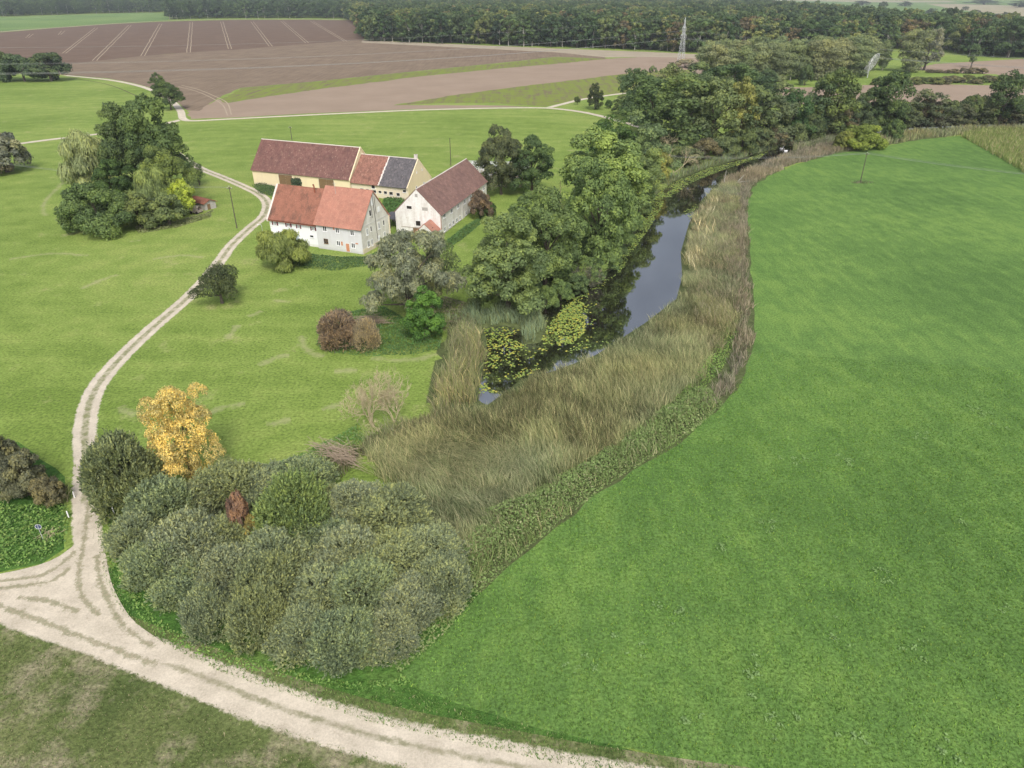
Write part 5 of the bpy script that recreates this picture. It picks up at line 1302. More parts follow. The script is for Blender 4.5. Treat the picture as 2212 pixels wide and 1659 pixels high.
reedbed('dead_herbs', [(1000, 888, 0), (930, 898, 0), (860, 925, 0), (790, 955, 0), (720, 985, 0), (640, 1010, 0), (600, 1040, 0), (690, 1052, 0), (760, 1040, 0), (800, 1000, 0), (880, 965, 0), (960, 925, 0)], 22, 1.9, [(.15, .115, .08), (.1, .105, .06), (.13, .12, .075), (.08, .095, .045)], [2, 2, 2, 2], 38, (-.3, .2), .4, .07, 'dark brown herbs between the pale dead tree and the thicket')
reedbed('reeds', [(925, 912, 0), (935, 830, 0), (950, 765, .8), (975, 705, .8), (1010, 693, 1), (1048, 706, 1), (1058, 742, .5), (1047, 800, .3), (1036, 862, 0), (1048, 885, 0), (1000, 890, 0), (930, 918, 0), (860, 948, 0), (800, 968, 0), (775, 960, 0), (800, 940, 0), (860, 915, 0)], 18, 2.3, [(.155, .165, .095), RG, GTAN, (.17, .15, .11), STRAW], [3, 2, 2, 2, .5], 4, (-.3, .3), .5, .075, 'grey-green reeds on the near bank left of the lily pads')
reedbed('reeds', [(960, 700, 0), (985, 665, .5), (1050, 655, .5), (1120, 668, .5), (1180, 672, .5), (1182, 702, 0), (1163, 742, 0), (1134, 744, 0), (1122, 714, 0), (1088, 704, 0), (1040, 710, 0)], 17, 2.1, [BLU, (.12, .15, .085), GTAN], [3, 2, 1], 5, (-.1, .1), .4, .075, 'bluish green reeds on the spit under the nearest oak')
reedbed('reeds', [(1395, 440, 0), (1402, 405, .5), (1440, 380, .5), (1475, 366, .5), (1540, 344, .5), (1620, 324, .5), (1700, 306, .5), (1800, 290, .5), (1850, 282, .5), (1852, 287, 0), (1790, 299, 0), (1712, 318, 0), (1600, 344, 0), (1530, 364, 0), (1470, 388, 0), (1430, 412, 0)], 5, 2.2, [BLU, (.16, .15, .115), GTAN, (.11, .14, .06)], [2, 1.5, 2, 2], 6, (-.1, .1), .3, .14, 'reeds fringing the far bank of the narrow river')
reedbed('reeds', [(1830, 303, .5), (1900, 289, .5), (1950, 284, .5), (2010, 279, .5), (2100, 275, .5), (2240, 272, .5), (2240, 284, 0), (2110, 285, 0), (2074, 294, 0), (1990, 301, 0), (1900, 318, 0), (1850, 324, 0)], 5, 2.3, [(.2, .2, .1), GTAN, (.17, .13, .1), TAN], [3, 2, 1, 2], 7, (-.1, .1), .3, .18, 'olive reeds between the dark channel and the top of the crop field')
reedbed('reeds', [(1700, 322, 0), (1760, 306, 0), (1800, 297, 0), (1850, 288, 0), (1870, 292, 0), (1820, 306, 0), (1760, 318, 0), (1710, 330, 0)], 9, 3.0, [(.2, .18, .13), GTAN, (.15, .15, .09)], [2, 2, 1], 37, (-.1, .1), .3, .14, 'tall dull reeds hiding the river beside the yellow-green round bush')
def herbs(name, poly, dens, hgt, cols, wts, seed, size=.22, label=None, lean=.35, cat='ground cover'):
    """leafy ground cover : cards in a lumpy layer"""
    rg = np.random.default_rng(seed); P = ats(poly); n = int(area(P) * dens * 1.4); q = scatter(P, n, rg)
    q = q[~inside(q, RIVER)]; n = len(q)
    top = hgt * (.35 + .9 * vnoise(q, 2.4, seed) * vnoise(q, 6.5, seed + 1) + .3 * vnoise(q, .9, seed + 2))
    edge = np.clip(pdist(q, P) / (hgt * 1.2), .15, 1); top = top * edge
    z = top * rg.uniform(.35, 1.0, n)
    N = rg.normal(0, .55, (n, 3)) + np.array([0, -.1, 1.0])
    c = pal(n, cols, wts, rg, .12) * (1.0 + .35 * vnoise(q, 3.0, seed + 4)[:, None])
    V, F, t = leaf_cards(np.column_stack([q, z]), N, size * .85, rg, 1.7, None, np.zeros(n))
    me = mesh_np(name, V, F, col=np.repeat(c, 4, 0), mats=[M_STUFF])
    o = link(name, me); tag(o, label, cat, kind='stuff'); return o
NG = (.055, .105, .028); NG2 = (.08, .14, .036); NG3 = (.042, .075, .026); LG = (.115, .165, .05)
herbs('nettles', [(235, 1110), (262, 1130), (275, 1230), (330, 1330), (420, 1385), (520, 1420), (640, 1452), (760, 1475), (850, 1470), (870, 1458), (900, 1480), (760, 1490), (640, 1470), (500, 1440), (400, 1405), (320, 1355), (258, 1280), (232, 1200)], 22, 1.0, [NG, NG2, LG], [3, 3, 1], 20, .2, 'bright green nettles fringing the front of the willow thicket')
herbs('weeds', [(860, 1455), (840, 1430), (900, 1385), (940, 1290), (960, 1190), (1040, 1100), (1150, 1060), (1250, 1000), (1350, 935), (1490, 838), (1545, 840), (1562, 876), (1500, 930), (1400, 995), (1300, 1058), (1200, 1138), (1100, 1220), (1030, 1290), (965, 1365), (905, 1420)], 30, 2.1, [(.1, .145, .05), (.085, .125, .04), (.13, .16, .065), (.16, .165, .09)], [3, 3, 2, .6], 21, .2, 'mixed green weeds between the reeds and the crop field')
reedbed('tall_grass', [(870, 1440, 0), (900, 1380, 0), (950, 1290, 0), (970, 1200, 0), (1050, 1120, 0), (1160, 1070, 0), (1260, 1010, 0), (1360, 945, 0), (1500, 850, 0), (1560, 870, 0), (1500, 932, 0), (1400, 998, 0), (1300, 1062, 0), (1200, 1142, 0), (1100, 1224, 0), (1030, 1292, 0), (965, 1368, 0), (905, 1423, 0)], 9, 1.5, [(.13, .165, .07), (.1, .14, .05), (.18, .175, .1), (.24, .22, .14)], [3, 3, 1.5, .7], 36, (-.2, .2), .5, .08, 'tall green grass mixed into the weeds beside the crop field')
herbs('weeds', [(1440, 860), (1480, 815), (1520, 770), (1560, 690), (1585, 650), (1595, 720), (1560, 800), (1500, 865)], 18, 1.9, [NG2, LG, NG], [3, 2, 1], 22, .2, 'bright green weeds inside the reed bed near the crop field')
herbs('nettles', [(682, 745), (700, 712), (760, 672), (830, 662), (880, 690), (960, 700), (950, 755), (900, 766), (800, 770), (715, 762)], 24, 1.1, [NG3, (.045, .1, .03), NG, (.08, .12, .05)], [3, 3, 1.5, 1], 23, .2, 'dark green nettles covering the island around the twig bushes')
herbs('nettles', [(560, 1010), (640, 985), (720, 945), (775, 915), (790, 950), (740, 990), (690, 1030), (600, 1050), (520, 1060), (440, 1045), (470, 1020)], 22, 1.2, [NG, (.06, .12, .03), (.1, .14, .06)], [3, 2, 1], 24, .2, 'green nettles behind the thicket below the lawn')
herbs('nettles', [(-60, 1085), (60, 1090), (140, 1085), (156, 1110), (140, 1175), (90, 1212), (0, 1230), (-60, 1240)], 20, .7, [NG2, NG, LG, NG3], [3, 3, 1, 1], 25, .22, 'lush green herbs in the corner left of the farm track')
herbs('ivy', [(822, 455), (830, 425), (850, 420), (882, 424), (880, 462), (850, 470)], 24, 1.4, [NG3, NG, (.05, .11, .03)], [2, 2, 1], 26, .3, 'dark creepers filling the yard between barn and old white building')
herbs('weeds', [(640, 545), (740, 556), (790, 556), (838, 530), (842, 545), (790, 575), (720, 585), (660, 580), (560, 545), (600, 530)], 18, .6, [NG3, (.05, .09, .03), (.09, .13, .05)], [2, 2, 1], 27, .25, 'tall uncut weeds at the foot of the farmhouses')
herbs('weeds', [(545, 400), (575, 395), (620, 415), (590, 425), (560, 418)], 14, .9, [NG3, (.07, .09, .045)], [2, 1], 28, .3, 'dark weeds along the left foot of the long barn')
herbs('ivy', [(955, 527), (990, 500), (1030, 472), (1046, 478), (1005, 512), (965, 540)], 20, 1.5, [NG3, (.045, .09, .03)], [2, 2], 29, .3, 'low green creeper along the side wall of the old white building')
herbs('weeds', [(290, 490), (380, 478), (440, 462), (462, 452), (455, 470), (380, 492), (300, 505)], 14, .6, [(.08, .1, .045), (.12, .13, .07)], [2, 1], 30, .3, 'rough grass along the front of the left tree clump')
herbs('undergrowth', [(880, 700), (960, 640), (1010, 655), (1040, 700), (960, 715)], 16, 1.3, [(.06, .07, .04), (.09, .1, .055), (.1, .085, .065)], [2, 2, 1], 31, .25, 'dull undergrowth between the silvery willow and the spit reeds')
herbs('undergrowth', [(1000, 668), (1100, 668), (1180, 640), (1260, 612), (1330, 560), (1370, 500), (1390, 440), (1340, 440), (1280, 520), (1200, 590), (1100, 640), (1010, 645)], 9, 1.2, [(.05, .07, .03), (.07, .09, .04)], [2, 2], 32, .35, 'shaded undergrowth beneath the river oaks')
reedbed('ditch_reeds', [(-60, 940, 0), (0, 940, .8), (40, 965, .8), (100, 1020, .8), (150, 1060, .4), (155, 1085, 0), (120, 1098, 0), (40, 1095, 0), (-60, 1095, 0)], 16, 1.7, [(.12, .11, .06), DK, (.13, .14, .06), (.17, .14, .1)], [3, 3, 2, 1], 33, (.5, .1), .5, .08, 'dark tangled reeds in the ditch at the left frame edge')
reedbed('dry_grass', [(75, 1078, 0), (120, 1082, 0), (140, 1095, 0), (90, 1092, 0)], 10, .7, [(.45, .38, .26), STRAW], [1, 1], 34, (.3, .3), .6, .06, 'patch of dry straw coloured grass beside the ditch reeds')

# tufts on the near ground : short blades so that verge and fields carry relief
def tufts(name, poly, dens, hgt, cols, wts, seed, wd, label, mask=None, z0=.01):
    rg = np.random.default_rng(seed); P = ats(poly); n = int(area(P) * dens); q = scatter(P, n, rg)
    k = vnoise(q, 1.3, seed) * .5 + vnoise(q, .45, seed + 1) * .5
    q = q[rg.random(len(q)) < np.clip((135 - q[:, 1]) / 60, 0, 1)]; n = len(q)
    c = pal(n, cols, wts, rg, .2) * (.85 + .3 * vnoise(q, 9, seed + 2)[:, None])
    h = hgt * rg.uniform(.4, 1.2, n) * (.6 + .8 * vnoise(q, .8, seed + 6))
    return blades(name, q, h, np.full(n, wd) * rg.uniform(.6, 1.4, n), rg.normal(0, .5, (n, 2)) * h[:, None], c, rg, z0, label, 'grass')
tufts('grass', [(880, 1482), (905, 1420), (1030, 1290), (1200, 1140), (1400, 1000), (1560, 880), (1640, 760), (2212, 800), (2230, 1680), (1660, 1680), (1300, 1607), (1000, 1527)], 26, .17, [(.075, .15, .03), (.055, .11, .024), (.10, .18, .034), (.12, .18, .035)], [3, 3, 2, .8], 40, .085, 'short leaves of the young green crop on the near field', z0=.02)
tufts('grass', [(205, 1130), (225, 1250), (262, 1320), (330, 1380), (470, 1450), (800, 1560), (1200, 1650), (1660, 1730), (1660, 1680), (1300, 1610), (1000, 1530), (880, 1486), (760, 1490), (640, 1470), (500, 1440), (400, 1405), (320, 1355), (258, 1280), (235, 1180), (225, 1120)], 45, .2, [(.07, .13, .03), (.1, .16, .045), (.05, .1, .025), (.2, .2, .11)], [3, 2, 2, .7], 41, .06, 'rough grass on the verge between gravel road and thicket', z0=.02)
tufts('grass', [(-60, 1345), (0, 1352), (220, 1424), (440, 1514), (700, 1604), (900, 1655), (920, 1700), (-80, 1700)], 30, .12, [(.075, .115, .035), (.1, .14, .05), (.055, .085, .03), (.2, .18, .115)], [3, 2, 2, 1.1], 42, .06, 'cropped dull grass of the field below the gravel road', z0=.01)
# weed rosettes in the crop field
rg = np.random.default_rng(50); V_ = []; cs = []
spots = [(2130, 900), (2140, 925), (2100, 880), (1690, 985), (1740, 1000), (1830, 1000), (1430, 1300), (1465, 1330), (1600, 1440), (1640, 1480), (1350, 1400), (2050, 1630), (1990, 940), (1560, 1180), (1900, 1240), (1770, 1360), (2080, 1130), (1700, 1570), (1250, 1440), (1480, 1560), (1840, 1580), (1660, 1130), (2160, 1330), (1990, 1420)]
qs = []; 
for s_ in spots:
    c0 = at(*s_)
    for k in range(rg.integers(2, 6)):
        c1 = c0 + rg.normal(0, .8, 2); m_ = rg.integers(8, 16); qs.append(np.column_stack([c1 + rg.normal(0, .2, (m_, 2)), rg.uniform(.08, .3, m_)]))
qs = np.vstack(qs); V, F, t = leaf_cards(qs, rg.normal(0, .4, (len(qs), 3)) + [0, 0, 1], .15, rg, 1.8, None, np.zeros(len(qs)))
tag(link('weeds', mesh_np('weeds', V, F, col=np.tile([.13, .2, .075], (len(V), 1)), mats=[M_STUFF])), 'scattered pale weed rosettes in the near crop field', 'weeds', kind='stuff')
# maize field
rg = np.random.default_rng(60)
MP = np.vstack([ats([(2074, 294), (2110, 285), (2170, 281), (2330, 284)]), ats([(2330, 440), (2212, 374), (2135, 328)])])
q = scatter(MP, int(area(MP) * 4.5), rg); n = len(q)
q[:, 0] = np.round(q[:, 0] / .75) * .75 + rg.normal(0, .07, n)
h = 2.2 * rg.uniform(.8, 1.1, n) * (.9 + .2 * vnoise(q, 8, 2))
blades('maize_crop', q, h, np.full(n, .2), rg.normal(0, .35, (n, 2)), pal(n, [(.14, .175, .06), (.11, .15, .05), (.2, .2, .1), (.25, .22, .14)], [3, 3, 1.4, .6], rg), rg, 0, 'tall maize crop in the upper right corner behind the green field', 'crop')

# lily pads
def pads(polys, seed):
    polys = [([(x + (i * 7919 % 11 - 5) * .8, y + (i * 104729 % 9 - 4) * .7) for i, (x, y) in enumerate(p)], d, c) for p, d, c in polys]
    rg = np.random.default_rng(seed); Vs = []; Fs = []; Cs = []; b = 0
    for poly, dens, yel in polys:
        P = ats(poly, -.45); n = int(area(P) * dens); q = scatter(P, n, rg); q = q[inside(q, RIVER)]
        k = vnoise(q, 1.6, seed + 1) * .6 + vnoise(q, .6, seed + 2) * .4; q = q[k > rg.uniform(.2, .5, len(q))]
        for p in q:
            r = rg.uniform(.13, .25); a0 = rg.uniform(0, 6.28); z = -.44 + rg.uniform(0, .035); tx, ty = rg.normal(0, .1, 2)
            pts = [(p[0], p[1], z)] + [(p[0] + r * math.cos(a0 + a), p[1] + r * math.sin(a0 + a), z + r * (math.cos(a0 + a) * tx + math.sin(a0 + a) * ty) ) for a in np.linspace(.25, 6.0, 8)]
            Vs += pts; Fs += [(b, b + i, b + i + 1) for i in range(1, 8)]
            c = [(.18, .235, .055), (.145, .205, .055), (.3, .29, .06), (.11, .155, .055)][rg.choice(4, p=[.42, .3, .28, 0] if yel > .5 else [.35, .35, .06, .24])]
            Cs += [np.array(c) * rg.uniform(.8, 1.2)] * 9; b += 9
    return tag(link('lily_pads', mesh_np('lily_pads', Vs, np.array(Fs), col=np.array(Cs), mats=[M_STUFF])), 'yellow-green lily pads floating along the river banks', 'lily pads', kind='stuff')
pads([([(1175, 760), (1170, 690), (1230, 640), (1290, 640), (1285, 700), (1290, 740), (1240, 765)], 1.1, .9), ([(1050, 820), (1050, 770), (1110, 750), (1180, 750), (1160, 800), (1100, 830)], 1.0, 1), ([(1165, 735), (1180, 700), (1215, 670), (1240, 645), (1270, 662), (1262, 700), (1268, 715), (1235, 740), (1200, 748)], 9, 1), ([(1195, 690), (1230, 650), (1290, 612), (1330, 590), (1300, 622), (1262, 655), (1240, 690)], 4, .4),
      ([(1050, 712), (1090, 705), (1122, 712), (1100, 728), (1130, 745), (1110, 762), (1075, 775), (1050, 765)], 6, 1), ([(1042, 770), (1075, 760), (1135, 745), (1120, 775), (1060, 800), (1050, 840), (1035, 850)], 2.2, 1), ([(1105, 820), (1125, 795), (1150, 787), (1170, 798), (1140, 812)], 5, 1), ([(1030, 835), (1062, 838), (1070, 850), (1040, 848)], 5, .8),
      ([(1340, 545), (1375, 500), (1385, 460), (1400, 430), (1432, 410), (1432, 440), (1405, 490), (1375, 530), (1350, 560)], 9, .3), ([(1325, 580), (1350, 548), (1362, 552), (1335, 590)], 6, .3), ([(1440, 405), (1470, 385), (1530, 364), (1600, 344), (1660, 328), (1640, 340), (1570, 365), (1510, 385), (1460, 412)], 7, .3),
      ([(1420, 430), (1470, 398), (1480, 405), (1445, 425)], 6, .3), ([(1240, 745), (1290, 735), (1320, 742), (1280, 752), (1245, 762)], 2, .3), ([(1480, 460), (1500, 440), (1510, 455), (1490, 480)], 3, .3), ([(1660, 328), (1720, 313), (1780, 298), (1770, 305), (1700, 322)], 3, .3)], 5)

# ------------------------------------------------------------------ forest
FM = []
FCOL = [(.042, .07, .033), (.056, .09, .037), (.085, .11, .045), (.034, .054, .031), (.095, .115, .05), (.09, .078, .045), (.06, .09, .045), (.044, .075, .03)]
for i, fc in enumerate(FCOL):
    (V, F, t), Cn = crown_np(900 + i, 29 if i % 3 else 32, 19, 1.5, 18 + i, 4.4, 2900, 1.15, ragged=.1, jitter=.3, sub=4, full=.3)
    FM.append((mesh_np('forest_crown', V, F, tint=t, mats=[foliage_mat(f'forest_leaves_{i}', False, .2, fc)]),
               trunk_mb(950 + i, 28, 6, .38, Cn, 5).mesh('forest_trunk', M_PALEBARK if i % 2 else M_BARK)))
def rise(p):  # gentle lift of far-left hill
    return float(np.clip((p[1] - 2300) / 900, 0, 1) * np.clip((-120 - p[0]) / 300, 0, 1) * 75)
F1 = np.vstack([ats([(779, 86), (790, 89), (1000, 96), (1250, 104), (1460, 113), (1600, 117), (1800, 119)]), ats([(1900, 112), (2000, 104), (2030, 105), (2080, 118), (2150, 125), (2300, 128)]), ats([(2300, 106), (2180, 98), (2100, 92), (2000, 84), (1900, 70), (1800, 56), (1700, 36), (1500, 14), (1100, 12), (700, 14), (760, 48), (782, 60)])])
F2 = np.vstack([ats([(-120, 37), (0, 36), (100, 33), (250, 28.5), (362, 26.5), (366, 43), (400, 41), (500, 40), (650, 39.5), (790, 41)]), [[-250, 3300], [-2600, 3300]]])
rg = np.random.default_rng(70)
def poisson(poly, sp, rg):
    lo, hi = poly.min(0), poly.max(0)
    X, Y = np.meshgrid(np.arange(lo[0], hi[0], sp), np.arange(lo[1], hi[1], sp * .9))
    X[::2] += sp / 2
    q = np.stack([X.ravel(), Y.ravel()], 1); q += rg.normal(0, sp * .22, q.shape)
    return q[inside(q, poly)]
q1 = poisson(F1, 13.5, rg); q2 = poisson(F2, 19.0, rg)
# trim to what the view can plausibly hold, front rows first
def vis(q, m=1.08): return np.abs(q[:, 0]) < q[:, 1] * (1106 / FPX) * m / math.cos(PITCH) * 1.0
q1 = q1[vis(q1)]; q2 = q2[vis(q2)]
q1 = q1[q1[:, 1] < 2600]
e1 = pdist(q1, F1[:13], False)
order = np.argsort(q1[:, 1] * .12 + e1)
ind1 = order[:215]; rest1 = order[215:]
e2 = pdist(q2, F2[:10], False)
o2 = np.argsort(e2); ind2 = o2[:80]; rest2 = o2[80:]
def forest_tree(p, g, lab, k, s_):
    r = bpy.data.objects.new('forest_tree', None); COL.objects.link(r); r.location = (p[0], p[1], rise(p)); r.rotation_euler = (0, 0, rg.uniform(0, 6.28)); r.scale = (s_ * rg.uniform(.85, 1.2),) * 2 + (s_,)
    tag(r, lab, 'tree', g); link('crown', FM[k][0], r); link('trunk', FM[k][1], r); return r
for i in ind1:
    forest_tree(q1[i], 'front trees of the forest', 'tall deciduous tree in the front rows of the forest behind the fields', int(rg.choice(8, p=[.16, .18, .15, .1, .13, .06, .12, .1])), rg.uniform(.8, 1.12))
for i in ind2:
    forest_tree(q2[i], 'trees on the far left horizon', 'dark tree of the forest belt beyond the ploughed hill', int(rg.choice([0, 3, 7, 1])), rg.uniform(.9, 1.25))
# the rest of the forest: one mass
src = bpy.data.collections.new('forest_sources')
for k in range(8):
    o_ = bpy.data.objects.new('forest_source', FM[k][0]); src.objects.link(o_)
def instanced(name, pts, cols_idx, scl, rotz, coll, label, cat):
    me = bpy.data.meshes.new(name); me.vertices.add(len(pts)); me.vertices.foreach_set('co', np.asarray(pts, np.float32).ravel())
    for nm, ty, d in (('idx', 'INT', cols_idx), ('scl', 'FLOAT', scl), ('rz', 'FLOAT', rotz)):
        a = me.attributes.new(nm, ty, 'POINT'); a.data.foreach_set('value', np.asarray(d, np.int32 if ty == 'INT' else np.float32))
    o = link(name, me)
    ng = bpy.data.node_groups.new(name, 'GeometryNodeTree')
    ng.interface.new_socket('Geometry', in_out='INPUT', socket_type='NodeSocketGeometry'); ng.interface.new_socket('Geometry', in_out='OUTPUT', socket_type='NodeSocketGeometry')
    N = ng.nodes; gi = N.new('NodeGroupInput'); go = N.new('NodeGroupOutput')
    ci = N.new('GeometryNodeCollectionInfo'); ci.inputs['Collection'].default_value = coll; ci.inputs['Separate Children'].default_value = True; ci.inputs['Reset Children'].default_value = True
    ip = N.new('GeometryNodeInstanceOnPoints'); ip.inputs['Pick Instance'].default_value = True
    def na(nm, ty):
        x = N.new('GeometryNodeInputNamedAttribute'); x.data_type = ty; x.inputs[0].default_value = nm; return x.outputs[0]
    ce = N.new('ShaderNodeCombineXYZ'); ng.links.new(na('rz', 'FLOAT'), ce.inputs[2])
    ng.links.new(gi.outputs[0], ip.inputs['Points']); ng.links.new(ci.outputs[0], ip.inputs['Instance']); ng.links.new(na('idx', 'INT'), ip.inputs['Instance Index'])
    er = N.new('FunctionNodeEulerToRotation'); ng.links.new(ce.outputs[0], er.inputs[0]); ng.links.new(er.outputs[0], ip.inputs['Rotation'])
    ng.links.new(na('scl', 'FLOAT'), ip.inputs['Scale']); ng.links.new(ip.outputs[0], go.inputs[0])
    md = o.modifiers.new('scatter', 'NODES'); md.node_group = ng
    return tag(o, label, cat, kind='stuff')
for nm, q, rest, lab, ch in (('forest', q1, rest1, 'deep mixed forest stretching back behind its front rows of trees', None), ('forest', q2, rest2, 'dark forest belt rising beyond the ploughed hill', [0, 3, 7, 1])):
    qq = q[rest]; n = len(qq)
    z = np.array([rise(p) for p in qq])
    idx = rg.choice(8, n, p=[.14, .16, .16, .08, .16, .1, .12, .08]) if ch is None else rg.choice(ch, n)
    instanced(nm, np.column_stack([qq, z]), idx, rg.uniform(.8, 1.15, n), rg.uniform(0, 6.28, n), src, lab, 'forest')
print('forest', len(ind1), len(rest1), len(ind2), len(rest2))
fo = forest_tree(at(1638, 108), None, 'bright green tree standing out at the foot of the forest left of the birch row', 2, .7); fo.scale = (.8, .8, .75)
tree('mid2', 1812, 108, 42, 52, (.13, .19, .055), 'bright yellow-green tree rising above the birch row before the forest', 'tree', 'tree')
tree('mid0', 1612, 96, 52, 34, (.105, .155, .06), 'light green tree at the forest foot above the left part of the birch row', 'tree', 'tree')

# ------------------------------------------------------------------ pylon, poles, wires, signs
def catenary(a, b, sag, n=24):
    a = np.array(a, float); b = np.array(b, float)
    return [tuple(a + (b - a) * t - np.array([0, 0, 4 * sag * t * (1 - t)])) for t in np.linspace(0, 1, n)]
PY = at(1470, 139)
py_h = top_height(1470, 139, 38)
pr = bpy.data.objects.new('pylon', None); COL.objects.link(pr); pr.location = (PY[0], PY[1], 0); pr.rotation_euler = (0, 0, R(52)); pr.scale = (1, 1, py_h / 34)
tag(pr, 'grey lattice steel power pylon before the forest', 'pylon')
def wz(z): return 2.3 * (1 - z / 34) ** 1.0 + .12 if z < 24 else .75 * (34 - z) / 10 + .08
for sx in (-1, 1):
    for sy in (-1, 1):
        m = MB(); m.tube([(sx * wz(z), sy * wz(z), z) for z in (0, 8, 16, 23.9, 34)], .13, 4); m.build('leg', M_METAL, pr)
m = MB(); zs = [0, 3.5, 6.8, 9.8, 12.5, 15, 17.2, 19.2, 21, 22.6, 24, 26, 28, 30, 32]
for i in range(len(zs) - 1):
    a_, b_ = wz(zs[i]), wz(zs[i + 1])
    for s_ in (-1, 1):
        m.tube([(-a_, s_ * a_, zs[i]), (b_, s_ * b_, zs[i + 1])], .07, 3, False); m.tube([(a_, s_ * a_, zs[i]), (-b_, s_ * b_, zs[i + 1])], .07, 3, False)
        m.tube([(s_ * a_, -a_, zs[i]), (s_ * b_, b_, zs[i + 1])], .07, 3, False); m.tube([(s_ * a_, a_, zs[i]), (s_ * b_, -b_, zs[i + 1])], .07, 3, False)
m.build('lattice', M_METAL, pr)['kind'] = 'stuff'
ARMS = []
for z, L in ((21.5, 5.2), (27.0, 3.6)):
    m = MB()
    for s_ in (-1, 1):
        for t_ in (-.6, .6):
            m.tube([(s_ * .6, t_, z + 1.3), (s_ * L, 0, z)], .09, 4); m.tube([(s_ * .6, t_, z), (s_ * L, 0, z)], .09, 4)
    m.build('crossarm', M_METAL, pr)
    for s_ in (-1, 1):
        m = MB(); m.tube([(s_ * L, 0, z), (s_ * L, 0, z - 2.2)], .1, 5); m.build('insulator', M_PORCELAIN, pr); ARMS.append((s_ * L, 0, z - 2.2))
        if z < 22:
            m = MB(); m.tube([(s_ * 2.6, 0, z), (s_ * 2.6, 0, z - 2.2)], .1, 5); m.build('insulator', M_PORCELAIN, pr); ARMS.append((s_ * 2.6, 0, z - 2.2))
ARMS.append((0, 0, 34))
Mx = Matrix.Translation((PY[0], PY[1], 0)) @ Matrix.Rotation(R(52), 4, 'Z') @ Matrix.Diagonal((1, 1, py_h / 34, 1))
M_WIRE = flat_mat('weathered_cable', (.22, .23, .23), (.3, .31, .31), 1.0, 0.6)
LEFT = (-520, 395); RIGHT = (560, 330)
for i, a_ in enumerate(ARMS):
    p = Mx @ Vector(a_)
    for nm, E_, sg in (('left', LEFT, 11), ('right', RIGHT, 9)):
        off = (p.x - PY[0]) * .4 
        e = (E_[0], E_[1] + (p.y - PY[1]) + off, a_[2] * .98)
        m = MB(); m.tube(catenary(tuple(p), e, sg), .04, 3, False)
        o_ = m.build('power_cable', M_WIRE, None)
        pos_ = ['outer left arm', 'inner left arm', 'outer right arm', 'inner right arm', 'upper left arm', 'upper right arm', 'top'][i]
        hgt = 'topmost earth' if a_[2] > 30 else ('upper' if a_[2] > 23 else 'lower')
        tag(o_, f'{hgt} cable from the {pos_} of the pylon towards the {nm} frame edge', 'cable', 'pylon cables')
def pole(bx, by, ty, label, insul=3, lamp=False, wood=M_POLE):
    P = at(bx, by); h_ = top_height(bx, by, ty)
    r = bpy.data.objects.new('utility_pole', None); COL.objects.link(r); r.location = (P[0], P[1], 0); tag(r, label, 'pole')
    m = MB(); m.tube([(0, 0, -.2), (0, 0, h_)], [.15, .1], 8); m.build('shaft', wood, r)
    if insul:
        m = MB(); m.box(-.65, .65, -.06, .06, h_ - .55, h_ - .43); m.build('crossarm', wood, r)
        for x_ in (-.55, 0, .55)[:insul]:
            m = MB(); z = h_ - .43 if x_ else h_; m.tube([(x_, 0, z), (x_, 0, z + .1), (x_, 0, z + .22)], [.05, .08, .03], 6); m.build('insulator', M_PORCELAIN, r)
    return P, h_
p1 = pole(512, 493, 403, 'wooden utility pole on the lawn left of the farm track bend')
p2 = pole(285, 420, 379, 'wooden utility pole among the trees of the left clump')
p3 = pole(632, 312, 273, 'wooden utility pole rising behind the long barn roof')
p4 = pole(974, 358, 298, 'wooden utility pole on the lawn behind the stable', 0)
p5 = pole(1858, 395, 330, 'thin leaning utility pole alone in the crop field', 3)
def wires(a, b, zs, label, sag=1.2):
    for k, (dx, dz) in enumerate(zs):
        m = MB(); m.tube(catenary((a[0][0] + dx, a[0][1], a[1] + dz), (b[0][0] + dx, b[0][1], b[1] + dz), sag), .022, 3, False)
        tag(m.build('wire', M_WIRE, None), ['left', 'middle', 'right'][k] + label[4:], 'wire', label)
W3 = [(-.55, -.2), (0, .15), (.55, -.2)]
wires(p1, p2, W3, 'thin wire strung from the lawn pole to the pole in the left trees')
wires(p2, ((at(-120, 385)), 9.0), W3, 'thin wire crossing the left meadow to the frame edge')
wires(p5, ((at(2500, 470)), 9.0), W3, 'thin wire running right from the crop field pole')
wires(p5, ((at(1395, 400)), 9.5), W3, 'thin wire crossing the river from the crop field pole')
# weeds round the crop field pole
rg = np.random.default_rng(90); c0 = at(1858, 395); qq = c0 + rg.normal(0, .9, (160, 2)) * [1.6, .9]
blades('weeds', qq, rg.uniform(.3, .9, 160), np.full(160, .14), rg.normal(0, .25, (160, 2)), pal(160, [(.1, .14, .06), (.16, .15, .09)], [2, 1], rg), rg, .01, 'tuft of weeds round the foot of the crop field pole', 'weeds')
# street lamp
P = at(568, 505); r = bpy.data.objects.new('street_lamp', None); COL.objects.link(r); r.location = (P[0], P[1], 0); tag(r, 'small street lamp beside the track bend near the farmhouse', 'lamp')
m = MB(); m.tube([(0, 0, 0), (0, 0, 2.2), (-.05, 0, 2.35), (-.7, 0, 2.4)], .045, 6); m.build('post', M_METAL, r)
m = MB(); m.tube([(-.6, 0, 2.38), (-1.1, 0, 2.38)], [.07, .1], 6); m.build('lamp_head', M_WHITE, r)
